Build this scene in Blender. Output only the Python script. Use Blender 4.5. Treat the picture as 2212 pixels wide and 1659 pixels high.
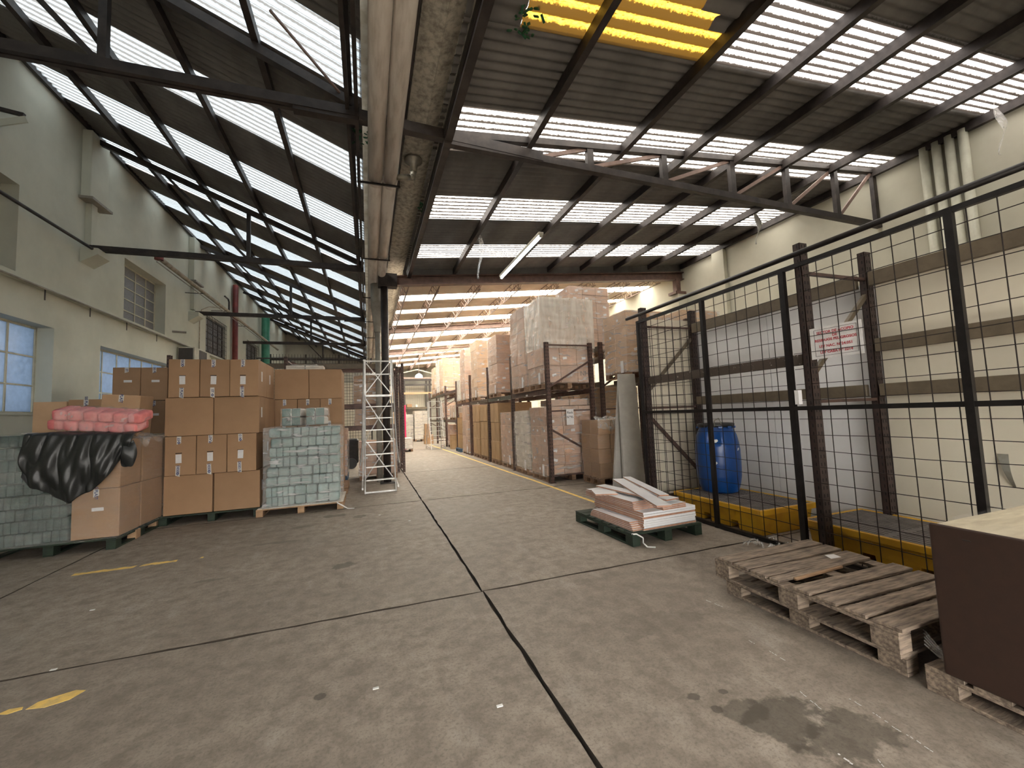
import bpy, bmesh, math, random
from mathutils import Vector, Matrix
random.seed(7)
S = bpy.context.scene
COL = S.collection
for o in list(bpy.data.objects): bpy.data.objects.remove(o)

# ------------------------------------------------------------------ camera
yaw, pitch, roll = [math.radians(a) for a in (19.393, 4.125, -2.279)]
fw = Vector((math.sin(yaw)*math.cos(pitch), math.cos(yaw)*math.cos(pitch), math.sin(pitch)))
rt = Vector((math.cos(yaw), -math.sin(yaw), 0)); up = rt.cross(fw)
r2 = math.cos(roll)*rt + math.sin(roll)*up
u2 = -math.sin(roll)*rt + math.cos(roll)*up
cd = bpy.data.cameras.new('camera'); cam = bpy.data.objects.new('camera', cd); COL.objects.link(cam)
m = Matrix((r2, u2, -fw)).transposed().to_4x4(); m.translation = (0, 0, 1.5)
cam.matrix_world = m
cd.sensor_width = 36; cd.lens = 888.5/2212*36; cd.clip_start = .05; cd.clip_end = 300
S.camera = cam
# ------------------------------------------------------------------ light: an overcast sky seen through the roof's translucent sheets
w = bpy.data.worlds.new('sky'); S.world = w; w.use_nodes = True
bg = w.node_tree.nodes['Background']; bg.inputs[0].default_value = (1, .965, .905, 1); bg.inputs[1].default_value = 7.0
S.view_settings.view_transform = 'Standard'; S.view_settings.look = 'None'
S.view_settings.gamma = 1; S.view_settings.use_curve_mapping = False
S.view_settings.exposure = 1.6
try:
    S.cycles.transparent_max_bounces = 24; S.cycles.max_bounces = 8; S.cycles.diffuse_bounces = 5; S.cycles.sample_clamp_indirect = 6
except Exception: pass

# ------------------------------------------------------------------ materials
def newmat(n):
    mt = bpy.data.materials.new(n); mt.use_nodes = True
    nt = mt.node_tree; return mt, nt, nt.nodes['Principled BSDF'], nt.nodes['Material Output']
def coords(nt, scale=(1, 1, 1), kind='Object'):
    t = nt.nodes.new('ShaderNodeTexCoord'); mp = nt.nodes.new('ShaderNodeMapping')
    mp.inputs['Scale'].default_value = scale; nt.links.new(t.outputs[kind], mp.inputs[0]); return mp.outputs[0]
def noise(nt, v, sc, det=4, rough=.6):
    n = nt.nodes.new('ShaderNodeTexNoise'); n.inputs['Scale'].default_value = sc
    n.inputs['Detail'].default_value = det; n.inputs['Roughness'].default_value = rough
    nt.links.new(v, n.inputs['Vector']); return n.outputs['Fac']
def ramp(nt, f, stops):
    r = nt.nodes.new('ShaderNodeValToRGB'); nt.links.new(f, r.inputs[0])
    e = r.color_ramp.elements
    while len(e) < len(stops): e.new(.5)
    for k, (p, c) in enumerate(stops):
        e[k].position = p; e[k].color = (c if hasattr(c, '__len__') else (c, c, c))[:3] + (1,) if hasattr(c, '__len__') else (c, c, c, 1)
    return r.outputs[0]
def mixc(nt, f, a, b, mode='MIX'):
    x = nt.nodes.new('ShaderNodeMix'); x.data_type = 'RGBA'; x.blend_type = mode
    for s, val in ((0, f), (6, a), (7, b)):
        if hasattr(val, 'is_linked') or isinstance(val, bpy.types.NodeSocket): nt.links.new(val, x.inputs[s])
        else: x.inputs[s].default_value = val if s == 0 else tuple(val[:3]) + (1,)
    return x.outputs[2]
def math_(nt, op, a, b=0.0):
    x = nt.nodes.new('ShaderNodeMath'); x.operation = op
    for i, val in enumerate((a, b)):
        if isinstance(val, bpy.types.NodeSocket): nt.links.new(val, x.inputs[i])
        else: x.inputs[i].default_value = val
    return x.outputs[0]
def bumpit(nt, p, h, strength=.3, dist=.01):
    b = nt.nodes.new('ShaderNodeBump'); b.inputs['Strength'].default_value = strength; b.inputs['Distance'].default_value = dist
    nt.links.new(h, b.inputs['Height']); nt.links.new(b.outputs[0], p.inputs['Normal'])
def pm(name, c1, c2=None, sc=4, rough=.6, metal=0, st=(1, 1, 1), bump=.15, vary=0, lo=.35, hi=.65, det=5):
    mt, nt, p, out = newmat(name)
    c2 = c2 or tuple(x*.75 for x in c1)
    v = coords(nt, st); n = noise(nt, v, sc, det)
    c = ramp(nt, n, [(lo, c2), (hi, c1)])
    if vary:
        oi = nt.nodes.new('ShaderNodeObjectInfo')
        f = math_(nt, 'ADD', math_(nt, 'MULTIPLY', oi.outputs['Random'], vary), 1 - vary*.55)
        cc = nt.nodes.new('ShaderNodeCombineColor')
        for i in range(3): nt.links.new(f, cc.inputs[i])
        c = mixc(nt, 1.0, c, cc.outputs[0], 'MULTIPLY')
    nt.links.new(c, p.inputs['Base Color'])
    p.inputs['Roughness'].default_value = rough; p.inputs['Metallic'].default_value = metal
    if bump: bumpit(nt, p, n, bump)
    return mt
M = {}
M['wall_left'] = pm('wall_left', (0.521, 0.525, 0.442), (0.446, 0.451, 0.377), 1.3, .85, bump=.08)
M['wall_right'] = pm('wall_right', (0.528, 0.515, 0.418), (0.458, 0.440, 0.352), 1.1, .85, bump=.08)
M['wall_far'] = pm('wall_far', (.40, .38, .32), (.25, .24, .21), .8, .85)
M['steel_dark'] = pm('steel_dark', (.050, .040, .036), (.022, .018, .017), 6, .55, .3)
M['steel_brown'] = pm('steel_brown', (.15, .085, .065), (.085, .05, .04), 8, .5, .25)
M['steel_beam'] = pm('steel_beam', (.25, .17, .14), (.17, .115, .095), 5, .6, .1)
M['rack_brown'] = pm('rack_brown', (.115, .066, .052), (.06, .036, .03), 10, .5, .2)
M['cage_post'] = pm('cage_post', (.055, .034, .03), (.028, .018, .016), 9, .5, .25)
M['rack_green'] = pm('rack_green', (.095, .10, .075), (.06, .062, .047), 10, .5, .2)
M['cage_beam'] = pm('cage_beam', (.135, .105, .07), (.095, .075, .05), 7, .5, .15)
M['worn_beam'] = pm('worn_beam', (.5, .45, .38), (.07, .052, .04), 22, .6, .1, st=(1, 1, 1), lo=.62, hi=.72)
M['black_steel'] = pm('black_steel', (0.015, 0.013, 0.013), (0.008, 0.006, 0.006), 12, .42, .4)
M['wire'] = pm('wire', (.04, .03, .028), (.02, .015, .015), 10, .5, .5)
M['galv'] = pm('galv', (.33, .32, .28), (.20, .18, .14), 5, .5, .5)
M['gutter'] = pm('gutter', (.50, .47, .40), (.20, .185, .155), 14, .75, .1, lo=.3, hi=.6)
M['pipe_white'] = pm('pipe_white', (.52, .475, .43), (.36, .31, .265), 4, .5, 0, st=(3, .5, 3), lo=.3, hi=.55)
M['pipe_grey'] = pm('pipe_grey', (.30, .28, .24), (.2, .18, .15), 4, .6)
M['pipe_cream'] = pm('pipe_cream', (.40, .35, .27), (.26, .22, .16), 8, .55)
M['pipe_red'] = pm('pipe_red', (.20, .03, .022), (.12, .018, .014), 5, .5)
M['pipe_green'] = pm('pipe_green', (.06, .24, .14), (.04, .17, .10), 5, .4)
M['wall_pipe'] = pm('wall_pipe', (.56, .56, .45), (.46, .45, .36), 5, .5)
M['alu'] = pm('alu', (0.528, 0.528, 0.512), (0.352, 0.344, 0.328), 9, .38, .55)
M['carton'] = pm('carton', (0.331, 0.198, 0.108), (0.288, 0.169, 0.090), 2.2, .8, 0, vary=.16, bump=.05)
M['carton_light'] = pm('carton_light', (0.504, 0.324, 0.189), (0.432, 0.270, 0.153), 2.5, .8, 0, vary=.2, bump=.05)
M['carton_pink'] = pm('carton_pink', (0.475, 0.294, 0.199), (0.380, 0.237, 0.162), 3, .8, 0, vary=.3, bump=.05)
M['carton_white'] = pm('carton_white', (.62, .57, .50), (.5, .45, .38), 3, .8, 0, vary=.15)
M['tape'] = pm('tape', (0.561, 0.544, 0.510), (0.493, 0.476, 0.451), 9, .4, bump=0)
M['paper'] = pm('paper', (0.663, 0.654, 0.646), (0.578, 0.561, 0.561), 14, .7, bump=0)
M['ink_blue'] = pm('ink_blue', (.02, .035, .16), None, 9, .5, bump=0)
M['ink_red'] = pm('ink_red', (.48, .03, .05), None, 9, .5, bump=0)
M['ink_black'] = pm('ink_black', (.03, .03, .035), None, 9, .5, bump=0)
M['ink_print'] = pm('ink_print', (.13, .11, .12), (.25, .18, .14), 30, .7, bump=0)
M['wood_old'] = pm('wood_old', (.275, .21, .155), (.085, .062, .047), 5, .85, 0, st=(1.2, 9, 9), bump=.5, vary=.3)
M['wood_pallet'] = pm('wood_pallet', (0.306, 0.187, 0.111), (0.170, 0.102, 0.064), 4, .85, 0, st=(1.5, 6, 6), bump=.3, vary=.35)
M['wood_raw'] = pm('wood_raw', (0.390, 0.247, 0.143), (0.270, 0.165, 0.090), 4, .85, 0, vary=.2)
M['wood_green'] = pm('wood_green', (0.016, 0.031, 0.017), (0.008, 0.015, 0.010), 7, .7, 0, vary=.3)
M['wood_blue'] = pm('wood_blue', (.05, .10, .16), None, 7, .7)
M['melamine'] = pm('melamine', (0.720, 0.720, 0.729), (0.630, 0.630, 0.648), 3, .33, bump=0, vary=.08)
M['mdf'] = pm('mdf', (.40, .21, .13), (.28, .14, .09), 25, .9)
M['panel_white'] = pm('panel_white', (0.656, 0.648, 0.656), (0.590, 0.582, 0.582), 1.5, .55, bump=.05)
M['panel_cream'] = pm('panel_cream', (0.607, 0.558, 0.451), (0.541, 0.492, 0.394), 1.5, .6, bump=.05)
M['foam'] = pm('foam', (0.357, 0.340, 0.315), (0.306, 0.293, 0.272), 6, .8)
M['drum_blue'] = pm('drum_blue', (0.002, 0.053, 0.229), (0.002, 0.043, 0.186), 3, .33, bump=.03)
M['black_plastic'] = pm('black_plastic', (.012, .012, .013), (.008, .008, .008), 6, .35)
M['spill_yellow'] = pm('spill_yellow', (0.576, 0.320, 0.014), (0.448, 0.224, 0.010), 4, .5)
M['grate'] = pm('grate', (.15, .13, .12), (.085, .075, .07), 9, .7)
M['cabinet_brown'] = pm('cabinet_brown', (.030, .0135, .009), (.024, .011, .0075), 20, .5, bump=.02)
M['cream_top'] = pm('cream_top', (.72, .64, .46), (.50, .42, .28), 5, .3, st=(1, 5, 1))
M['kraft'] = pm('kraft', (0.406, 0.265, 0.140), (0.328, 0.211, 0.109), 3, .75, vary=.15)
M['pink_board'] = pm('pink_board', (.75, .015, .12), None, 3, .4)
M['yellow_paint'] = pm('yellow_paint', (.80, .53, .14), (.50, .36, .16), 14, .75, lo=.3, hi=.55)
M['glass_dim'] = pm('glass_dim', (.20, .20, .21), (.15, .15, .155), 30, .35)
M['frame_cream'] = pm('frame_cream', (.58, .55, .42), None, 5, .55)
M['frame_dark'] = pm('frame_dark', (.06, .05, .045), None, 5, .55)
M['teal_tissue'] = pm('teal_tissue', (.185, .26, .245), (.12, .18, .17), 6, .8, vary=.2)
M['green_tissue'] = pm('green_tissue', (.075, .11, .10), (.035, .055, .05), 6, .8, vary=.25)
M['pink_tissue'] = pm('pink_tissue', (0.722, 0.230, 0.212), (0.527, 0.128, 0.136), 6, .75)
M['ac_white'] = pm('ac_white', (.5, .47, .38), None, 6, .5)
M['litter'] = pm('litter', (.7, .7, .68), None, 10, .4)
M['slot_dark'] = pm('slot_dark', (.01, .01, .01), None, 10, .9)
M['moss'] = pm('moss', (.02, .11, .045), (.01, .04, .02), 20, .9)

def lightmat(n, c, s):
    mt, nt, p, out = newmat(n); p.inputs['Base Color'].default_value = (*c, 1)
    p.inputs['Emission Color'].default_value = (*c, 1); p.inputs['Emission Strength'].default_value = s; return mt
M['tube_lit'] = lightmat('tube_lit', (.72, .86, 1), 4.5)
M['lamp_lit'] = lightmat('lamp_lit', (.7, .9, 1), 1.6)

def skymat(name, tint, trans, dirt, dsc=9, wl=.12, line=.5, dk=.12, dif=.22):
    """translucent corrugated roofing: part clear, part diffusing, with dirt specks"""
    mt, nt, p, out = newmat(name)
    v = coords(nt, (1, 3.0, 1)); n = noise(nt, v, dsc, 6, .75)
    f = ramp(nt, n, [(dirt, 0.0), (dirt+.13, 1.0)])
    sp = nt.nodes.new('ShaderNodeSeparateXYZ'); nt.links.new(coords(nt), sp.inputs[0])
    sn_ = math_(nt, 'SINE', math_(nt, 'MULTIPLY', sp.outputs[1], 2*math.pi/wl))      # dark lines: grime, and the waves' shading painted in with it
    nb = noise(nt, coords(nt, (1.2, 1, 1)), 26, 4, .8)
    sn_ = math_(nt, 'ADD', sn_, math_(nt, 'MULTIPLY', math_(nt, 'SUBTRACT', nb, .5), 2.4))
    fl2 = ramp(nt, math_(nt, 'ADD', math_(nt, 'MULTIPLY', sn_, .25), .5), [(line-.12, 0.0), (line+.10, 1.0)])
    f = math_(nt, 'MULTIPLY', f, fl2)
    tr = nt.nodes.new('ShaderNodeBsdfTransparent'); tl = nt.nodes.new('ShaderNodeBsdfTranslucent')
    n2 = noise(nt, coords(nt, (.5, .5, .5)), 1.2, 2)
    col = mixc(nt, f, tuple(x*dk*k for x, k in zip(tint, (1, .85, .75))), tint)
    nt.links.new(col, tr.inputs[0]); nt.links.new(col, tl.inputs[0])
    mx = nt.nodes.new('ShaderNodeMixShader'); mx.inputs[0].default_value = trans
    nt.links.new(tl.outputs[0], mx.inputs[1]); nt.links.new(tr.outputs[0], mx.inputs[2])
    gl = nt.nodes.new('ShaderNodeBsdfDiffuse'); gl.inputs[0].default_value = (.35, .33, .3, 1)
    m2 = nt.nodes.new('ShaderNodeMixShader'); m2.inputs[0].default_value = dif
    nt.links.new(mx.outputs[0], m2.inputs[1]); nt.links.new(gl.outputs[0], m2.inputs[2])
    nt.links.new(m2.outputs[0], out.inputs[0]); return mt
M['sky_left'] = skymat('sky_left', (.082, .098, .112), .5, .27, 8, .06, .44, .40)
M['sky_right'] = skymat('sky_right', (.60, .58, .56), .45, .30, 9, .12, .50, .02)
M['sky_big'] = skymat('sky_big', (.52, .50, .50), .40, .28, 14, .10, .52, .022)
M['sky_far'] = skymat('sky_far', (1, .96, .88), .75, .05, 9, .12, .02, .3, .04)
M['sky_yellow'] = skymat('sky_yellow', (.30, .17, .02), .40, .36, 22, .18, .66, .06)
M['roof_dark'] = pm('roof_dark', (.165, .157, .148), (.105, .10, .094), 2.2, .9, 0, st=(1, .4, 1), bump=0)
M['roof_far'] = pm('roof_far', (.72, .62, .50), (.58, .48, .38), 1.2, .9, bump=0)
def panemat(name, c):
    mt, nt, p, out = newmat(name)
    tl = nt.nodes.new('ShaderNodeBsdfTranslucent'); gl = nt.nodes.new('ShaderNodeBsdfGlossy')
    n = noise(nt, coords(nt), 14, 4); col = ramp(nt, n, [(.3, tuple(x*.8 for x in c)), (.7, c)])
    nt.links.new(col, tl.inputs[0]); gl.inputs['Roughness'].default_value = .3; gl.inputs[0].default_value = (.5, .55, .6, 1)
    mx = nt.nodes.new('ShaderNodeMixShader'); mx.inputs[0].default_value = .12
    nt.links.new(tl.outputs[0], mx.inputs[1]); nt.links.new(gl.outputs[0], mx.inputs[2]); nt.links.new(mx.outputs[0], out.inputs[0]); return mt
M['pane_blue'] = panemat('pane_blue', (.12, .145, .18))
def filmmat(name, lo, hi, st=(1, 1, 5), sc=5, tint=(.80, .78, .74), gloss=.35):
    """clear stretch film: mostly see-through, milky and shiny along its creases"""
    mt, nt, p, out = newmat(name)
    cv = coords(nt, st); dn = nt.nodes.new('ShaderNodeTexNoise'); dn.inputs['Scale'].default_value = 1.3; nt.links.new(coords(nt), dn.inputs['Vector'])
    va = nt.nodes.new('ShaderNodeVectorMath'); va.operation = 'MULTIPLY_ADD'; nt.links.new(dn.outputs['Color'], va.inputs[0]); va.inputs[1].default_value = (.5, .5, 1.1); nt.links.new(cv, va.inputs[2])
    n = noise(nt, va.outputs[0], sc, 5, .55)
    f = ramp(nt, n, [(.28, (lo, lo, lo)), (.50, (lo*.6+hi*.4,)*3), (.78, (hi, hi, hi))])
    tr = nt.nodes.new('ShaderNodeBsdfTransparent')
    p.inputs['Base Color'].default_value = (*tint, 1); p.inputs['Roughness'].default_value = .22
    p.inputs['Specular IOR Level'].default_value = gloss*2
    b = nt.nodes.new('ShaderNodeBump'); b.inputs['Strength'].default_value = .7; b.inputs['Distance'].default_value = .03
    nt.links.new(n, b.inputs['Height']); nt.links.new(b.outputs[0], p.inputs['Normal'])
    mx = nt.nodes.new('ShaderNodeMixShader'); nt.links.new(f, mx.inputs[0])
    nt.links.new(tr.outputs[0], mx.inputs[1]); nt.links.new(p.outputs[0], mx.inputs[2]); nt.links.new(mx.outputs[0], out.inputs[0]); return mt
M['film'] = filmmat('film', .05, .46, (1, 1, 5), 3, (.90, .87, .83))
M['film_teal'] = filmmat('film_teal', .02, .50, (1, 1, 6), 3, (.82, .82, .80))
M['film_green'] = filmmat('film_green', .0, .42, (.7, 1, 9), 2.2, (.26, .29, .28))
M['film_heavy'] = filmmat('film_heavy', .28, .52, (4, 4, .6), 2.4, (.78, .77, .69))
M['film_thin'] = filmmat('film_thin', .03, .22, (1, 1, 8), 4)
M['film_clear'] = filmmat('film_clear', .10, .5, (2, 2, 2), 6, (.85, .84, .82), .5)

def baggy():
    mt, nt, p, out = newmat('bin_bag'); p.inputs['Base Color'].default_value = (.012, .013, .013, 1); p.inputs['Roughness'].default_value = .42
    n = noise(nt, coords(nt), 9, 5); bumpit(nt, p, n, .3, .02); return mt
M['bin_bag'] = baggy()

def floormat():
    mt, nt, p, out = newmat('concrete')
    v = coords(nt)
    n1 = noise(nt, v, .55, 5, .6); n2 = noise(nt, v, 7, 8, .75); n3 = noise(nt, coords(nt, (1.6, .7, 1)), 2.2, 6, .7)
    n4 = noise(nt, v, 60, 3, .7)
    c = ramp(nt, n1, [(.3, (.205, .168, .132)), (.7, (.345, .292, .240))])
    c = mixc(nt, ramp(nt, n2, [(.38, .75), (.60, 0.0)]), c, (.140, .112, .086))
    c = mixc(nt, ramp(nt, n3, [(.55, 0.0), (.72, .45)]), c, (.40, .355, .31))
    c = mixc(nt, ramp(nt, n4, [(.36, .45), (.5, 0.0)]), c, (.11, .09, .07))
    sep = nt.nodes.new('ShaderNodeSeparateXYZ'); nt.links.new(v, sep.inputs[0])
    nw = noise(nt, v, 3.5, 5, .65)
    # oil stains: x, y, rx, ry, depth
    for (x, y, rx, ry, d) in [(1.83, 1.53, .22, .14, .7), (2.0, 1.36, .24, .14, .6), (1.70, 1.66, .12, .08, .6), (1.58, 1.83, .045, .035, .7), (1.61, 1.71, .03, .03, .7),
                              (1.74, 1.80, .025, .02, .6), (-.27, 4.73, .11, .10, .6), (-.27, 2.60, .035, .03, .7), (-.55, 7.2, .16, .12, .5), (-.15, 7.0, .12, .12, .5), (-.9, 6.7, .2, .06, .4),
                              (-2.9, 3.9, .25, .08, .35), (-1.5, 4.9, .18, .05, .4), (-1.1, 6.0, .3, .05, .3), (1.9, 2.5, .35, .2, .18), (.2, 6.4, .3, .1, .2)]:
        dx = math_(nt, 'DIVIDE', math_(nt, 'SUBTRACT', sep.outputs[0], x), rx); dy = math_(nt, 'DIVIDE', math_(nt, 'SUBTRACT', sep.outputs[1], y), ry)
        r = math_(nt, 'SQRT', math_(nt, 'ADD', math_(nt, 'MULTIPLY', dx, dx), math_(nt, 'MULTIPLY', dy, dy)))
        r = math_(nt, 'ADD', r, math_(nt, 'MULTIPLY', math_(nt, 'SUBTRACT', nw, .5), 2.6))
        f = ramp(nt, r, [(.80, d), (1.0, 0.0)])
        c = mixc(nt, f, c, (.055, .045, .032))
    nt.links.new(c, p.inputs['Base Color'])
    rr = ramp(nt, n1, [(.3, .62), (.7, .78)]); nt.links.new(rr, p.inputs['Roughness'])
    bumpit(nt, p, n2, .25, .006); return mt
M['concrete'] = floormat()
M['joint'] = pm('joint', (.07, .055, .042), None, 9, .9)

# ------------------------------------------------------------------ mesh helpers
class MB:
    def __init__(s): s.v = []; s.f = []
    def box(s, x0, y0, z0, x1, y1, z1):
        b = len(s.v)
        s.v += [(x0, y0, z0), (x1, y0, z0), (x1, y1, z0), (x0, y1, z0), (x0, y0, z1), (x1, y0, z1), (x1, y1, z1), (x0, y1, z1)]
        s.f += [tuple(b+i for i in q) for q in ((3, 2, 1, 0), (4, 5, 6, 7), (0, 1, 5, 4), (1, 2, 6, 5), (2, 3, 7, 6), (3, 0, 4, 7))]; return s
    def bar(s, a, b, w, h=None, upv=(0, 0, 1)):
        h = h or w; a = Vector(a); b = Vector(b); d = (b-a).normalized(); u = Vector(upv)
        if abs(d.dot(u)) > .98: u = Vector((0, 1, 0))
        r = d.cross(u).normalized(); u = r.cross(d); k = len(s.v)
        for p in (a, b):
            for i, j in ((-1, -1), (1, -1), (1, 1), (-1, 1)): s.v.append(tuple(p + r*(i*w/2) + u*(j*h/2)))
        s.f += [tuple(k+i for i in q) for q in ((0, 1, 2, 3), (7, 6, 5, 4), (0, 4, 5, 1), (1, 5, 6, 2), (2, 6, 7, 3), (3, 7, 4, 0))]; return s
    def tube(s, a, b, r, n=12, r1=None, cap=True):
        a = Vector(a); b = Vector(b); d = (b-a).normalized(); u = Vector((0, 0, 1)) if abs(d.z) < .9 else Vector((1, 0, 0))
        x = d.cross(u).normalized(); y = d.cross(x); k = len(s.v); r1 = r if r1 is None else r1
        for p, rr in ((a, r), (b, r1)):
            for i in range(n):
                t = 2*math.pi*i/n; s.v.append(tuple(p + x*rr*math.cos(t) + y*rr*math.sin(t)))
        for i in range(n): j = (i+1) % n; s.f.append((k+i, k+j, k+n+j, k+n+i))
        if cap: s.f += [tuple(k+n-1-i for i in range(n)), tuple(k+n+i for i in range(n))]
        return s
    def path(s, pts, r, n=8):
        for a, b in zip(pts, pts[1:]): s.tube(a, b, r, n)
        return s
    def lathe(s, prof, c=(0, 0, 0), n=40):
        k = len(s.v)
        for (r, z) in prof:
            for i in range(n): t = 2*math.pi*i/n; s.v.append((c[0]+r*math.cos(t), c[1]+r*math.sin(t), c[2]+z))
        for a in range(len(prof)-1):
            for i in range(n): j = (i+1) % n; s.f.append((k+a*n+i, k+a*n+j, k+(a+1)*n+j, k+(a+1)*n+i))
        s.f += [tuple(k+n-1-i for i in range(n)), tuple(k+(len(prof)-1)*n+i for i in range(n))]; return s
    def quad(s, *p):
        k = len(s.v); s.v += [tuple(q) for q in p]; s.f.append(tuple(range(k, k+len(p)))); return s
    def grid(s, fn, nu, nv):
        k = len(s.v)
        for i in range(nu+1):
            for j in range(nv+1): s.v.append(tuple(fn(i/nu, j/nv)))
        for i in range(nu):
            for j in range(nv): a = k+i*(nv+1)+j; s.f.append((a, a+nv+1, a+nv+2, a+1))
        return s
    def mesh(s, name, mt, bev=0, seg=1, smooth=False):
        me = bpy.data.meshes.new(name); me.from_pydata(s.v, [], s.f)
        if bev:
            b = bmesh.new(); b.from_mesh(me)
            bmesh.ops.bevel(b, geom=list(b.edges), offset=bev, segments=seg, affect='EDGES', profile=.6); b.to_mesh(me); b.free()
        me.materials.append(mt)
        if smooth:
            for p in me.polygons: p.use_smooth = True
        me.update(); return me
    def obj(s, name, mt, parent=None, bev=0, seg=1, smooth=False, **tags):
        return link(name, s.mesh(name, mt, bev, seg, smooth), parent, **tags)
def link(name, data, parent=None, loc=(0, 0, 0), rz=0, label=None, cat=None, group=None, kind=None):
    o = bpy.data.objects.new(name, data); COL.objects.link(o); o.location = loc; o.rotation_euler = (0, 0, rz)
    if parent is not None: o.parent = parent
    if label: o['label'] = label
    if cat: o['category'] = cat
    if group: o['group'] = group
    if kind: o['kind'] = kind
    return o
def thing(name, label, cat, loc=(0, 0, 0), rz=0, group=None): return link(name, None, None, loc, rz, label, cat, group)
def autosmooth(o):
    return o
_bc = {}
def boxmesh(w, d, h, mt, bev=0.004, name='block'):
    """a box with its base centred on the origin; alike boxes share mesh data"""
    k = (round(w, 3), round(d, 3), round(h, 3), mt.name, bev)
    if k not in _bc: _bc[k] = MB().box(-w/2, -d/2, 0, w/2, d/2, h).mesh(name, mt, bev)
    return _bc[k]
def copy_tree(o, loc=None, rz=None, label=None, parent=None):
    c = o.copy(); COL.objects.link(c); c.parent = parent
    if loc is not None: c.location = loc
    if rz is not None: c.rotation_euler = (0, 0, rz)
    if label: c['label'] = label
    for ch in list(o.children): copy_tree(ch, parent=c)
    return c
def text(name, body, size, mt, parent, loc, rot, align='CENTER', bold=0.0, spacing=1.0, ext=.0004):
    cu = bpy.data.curves.new(name, 'FONT'); cu.body = body; cu.size = size; cu.align_x = align; cu.align_y = 'CENTER'
    cu.extrude = ext; cu.offset = bold; cu.space_line = spacing; cu.resolution_u = 3; cu.materials.append(mt)
    t = bpy.data.objects.new(name, cu); COL.objects.link(t)
    dg = bpy.context.evaluated_depsgraph_get(); me = bpy.data.meshes.new_from_object(t.evaluated_get(dg)); bpy.data.objects.remove(t)
    o = link(name, me, parent, loc); o.rotation_euler = rot; return o

def rnd(a, b): return random.uniform(a, b)

# ------------------------------------------------------------------ setting: floor slabs
XL, XR, XC = -5.2, 9.45, .95
YB, YE = -3.6, 31.0
fl = thing('floor', None, None); fl['kind'] = 'structure'
MB().box(XL-.4, YB-.4, -.12, XR+.4, YE+.4, -.035).obj('joint_bed', M['joint'], fl)
xs = [XL-.4, -3.2, .9, 4.95, XR+.4]; ys = [YB-.4, -.6, 3.53, 7.7, 11.75, 15.9, 20, 24.1, 28, YE+.4]
def jag(seed):
    r = random.Random(seed); return [r.uniform(-.007, .007) for _ in range(40)]
def slab(x0, x1, y0, y1):
    """a concrete bay with slightly chipped edges"""
    g = .011; b = MB(); n = 26; ring = []
    J = {k: random.Random(k) for k in (1, 2, 3, 4)}
    def side(p, q, nx, ny):
        for i in range(n):
            t = i/n; o = 0 if i == 0 else rnd(-.005, .009)
            ring.append((p[0]+(q[0]-p[0])*t + nx*(g+o), p[1]+(q[1]-p[1])*t + ny*(g+o)))
    side((x0, y0), (x1, y0), 0, 1); side((x1, y0), (x1, y1), -1, 0); side((x1, y1), (x0, y1), 0, -1); side((x0, y1), (x0, y0), 1, 0)
    N = len(ring); b.v = [(x, y, 0) for x, y in ring] + [(x, y, -.05) for x, y in ring]
    b.f = [tuple(range(N))] + [(i, i+N, (i+1) % N+N, (i+1) % N) for i in range(N)]
    me = b.mesh('slab', M['concrete']); me.materials.append(M['joint'])
    for p in list(me.polygons)[1:]: p.material_index = 1
    link('slab', me, fl)
for i in range(len(xs)-1):
    for j in range(len(ys)-1): slab(xs[i], xs[i+1], ys[j], ys[j+1])
# floor paint
def paint(poly, name='painted_mark'):
    b = MB(); n = len(poly); b.v = [(x, y, .0012) for x, y in poly] + [(x, y, 0) for x, y in poly]
    b.f = [tuple(range(n))] + [(i, i+n, (i+1) % n+n, (i+1) % n) for i in range(n)]
    b.obj(name, M['yellow_paint'], fl)
def wob(x0, x1, y0, y1, n=9, a=.012):
    p = [(x0+(x1-x0)*i/n + rnd(-a, a)*.5, y0+rnd(-a, a)) for i in range(n+1)] + [(x1+(x0-x1)*i/n + rnd(-a, a)*.5, y1+rnd(-a, a)) for i in range(n+1)]
    return p
b = MB(); yy = 4.6; pts = []
while yy < 23:
    xm = 3.50 - (yy-6)*.0215 if yy > 9 else 3.49-(yy-6)*.012
    pts.append((xm, yy)); yy += .7
p = [(x-.035+rnd(-.004, .004), y) for x, y in pts] + [(x+.035+rnd(-.004, .004), y) for x, y in reversed(pts)]
paint(p, 'yellow_lane_line')
paint(wob(-2.94, -2.42, 5.69, 5.77)); paint(wob(-2.37, -2.05, 5.72, 5.79, a=.016)); paint(wob(-1.83, -1.80, 5.74, 5.78, 4))
paint([(-1.78, 3.12), (-1.69, 3.10), (-1.60, 3.13), (-1.565, 3.20), (-1.62, 3.225), (-1.70, 3.20), (-1.76, 3.175)])
paint([(-1.90, 3.13), (-1.85, 3.11), (-1.80, 3.13), (-1.81, 3.155), (-1.87, 3.16)])

for k, (ax, ay, bx_, by) in enumerate([(2.28, 1.97, 2.28, 1.86), (2.1, 1.65, 2.07, 1.52), (2.27, 1.52, 2.27, 1.45), (2.27, 1.43, 2.26, 1.35), (2.25, 1.33, 2.25, 1.25), (2.25, 1.24, 2.24, 1.18), (1.87, 1.32, 1.87, 1.25), (2.27, 2.11, 2.27, 2.06), (1.99, 1.24, 1.97, 1.21), (2.45, 2.64, 2.48, 2.5)]):
    b = MB(); n = 6; w0 = .0016 if k != 6 else .004
    for i in range(n):
        if (i+k) % 4 == 3: continue
        q, r_ = i/n, (i+.8)/n; b.bar((ax+(bx_-ax)*q+rnd(-.003, .003), ay+(by-ay)*q, .0006), (ax+(bx_-ax)*r_, ay+(by-ay)*r_+rnd(-.003, .003), .0006), w0*2, .0008)
    b.obj('scratch_mark', M['paper'], fl)

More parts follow.
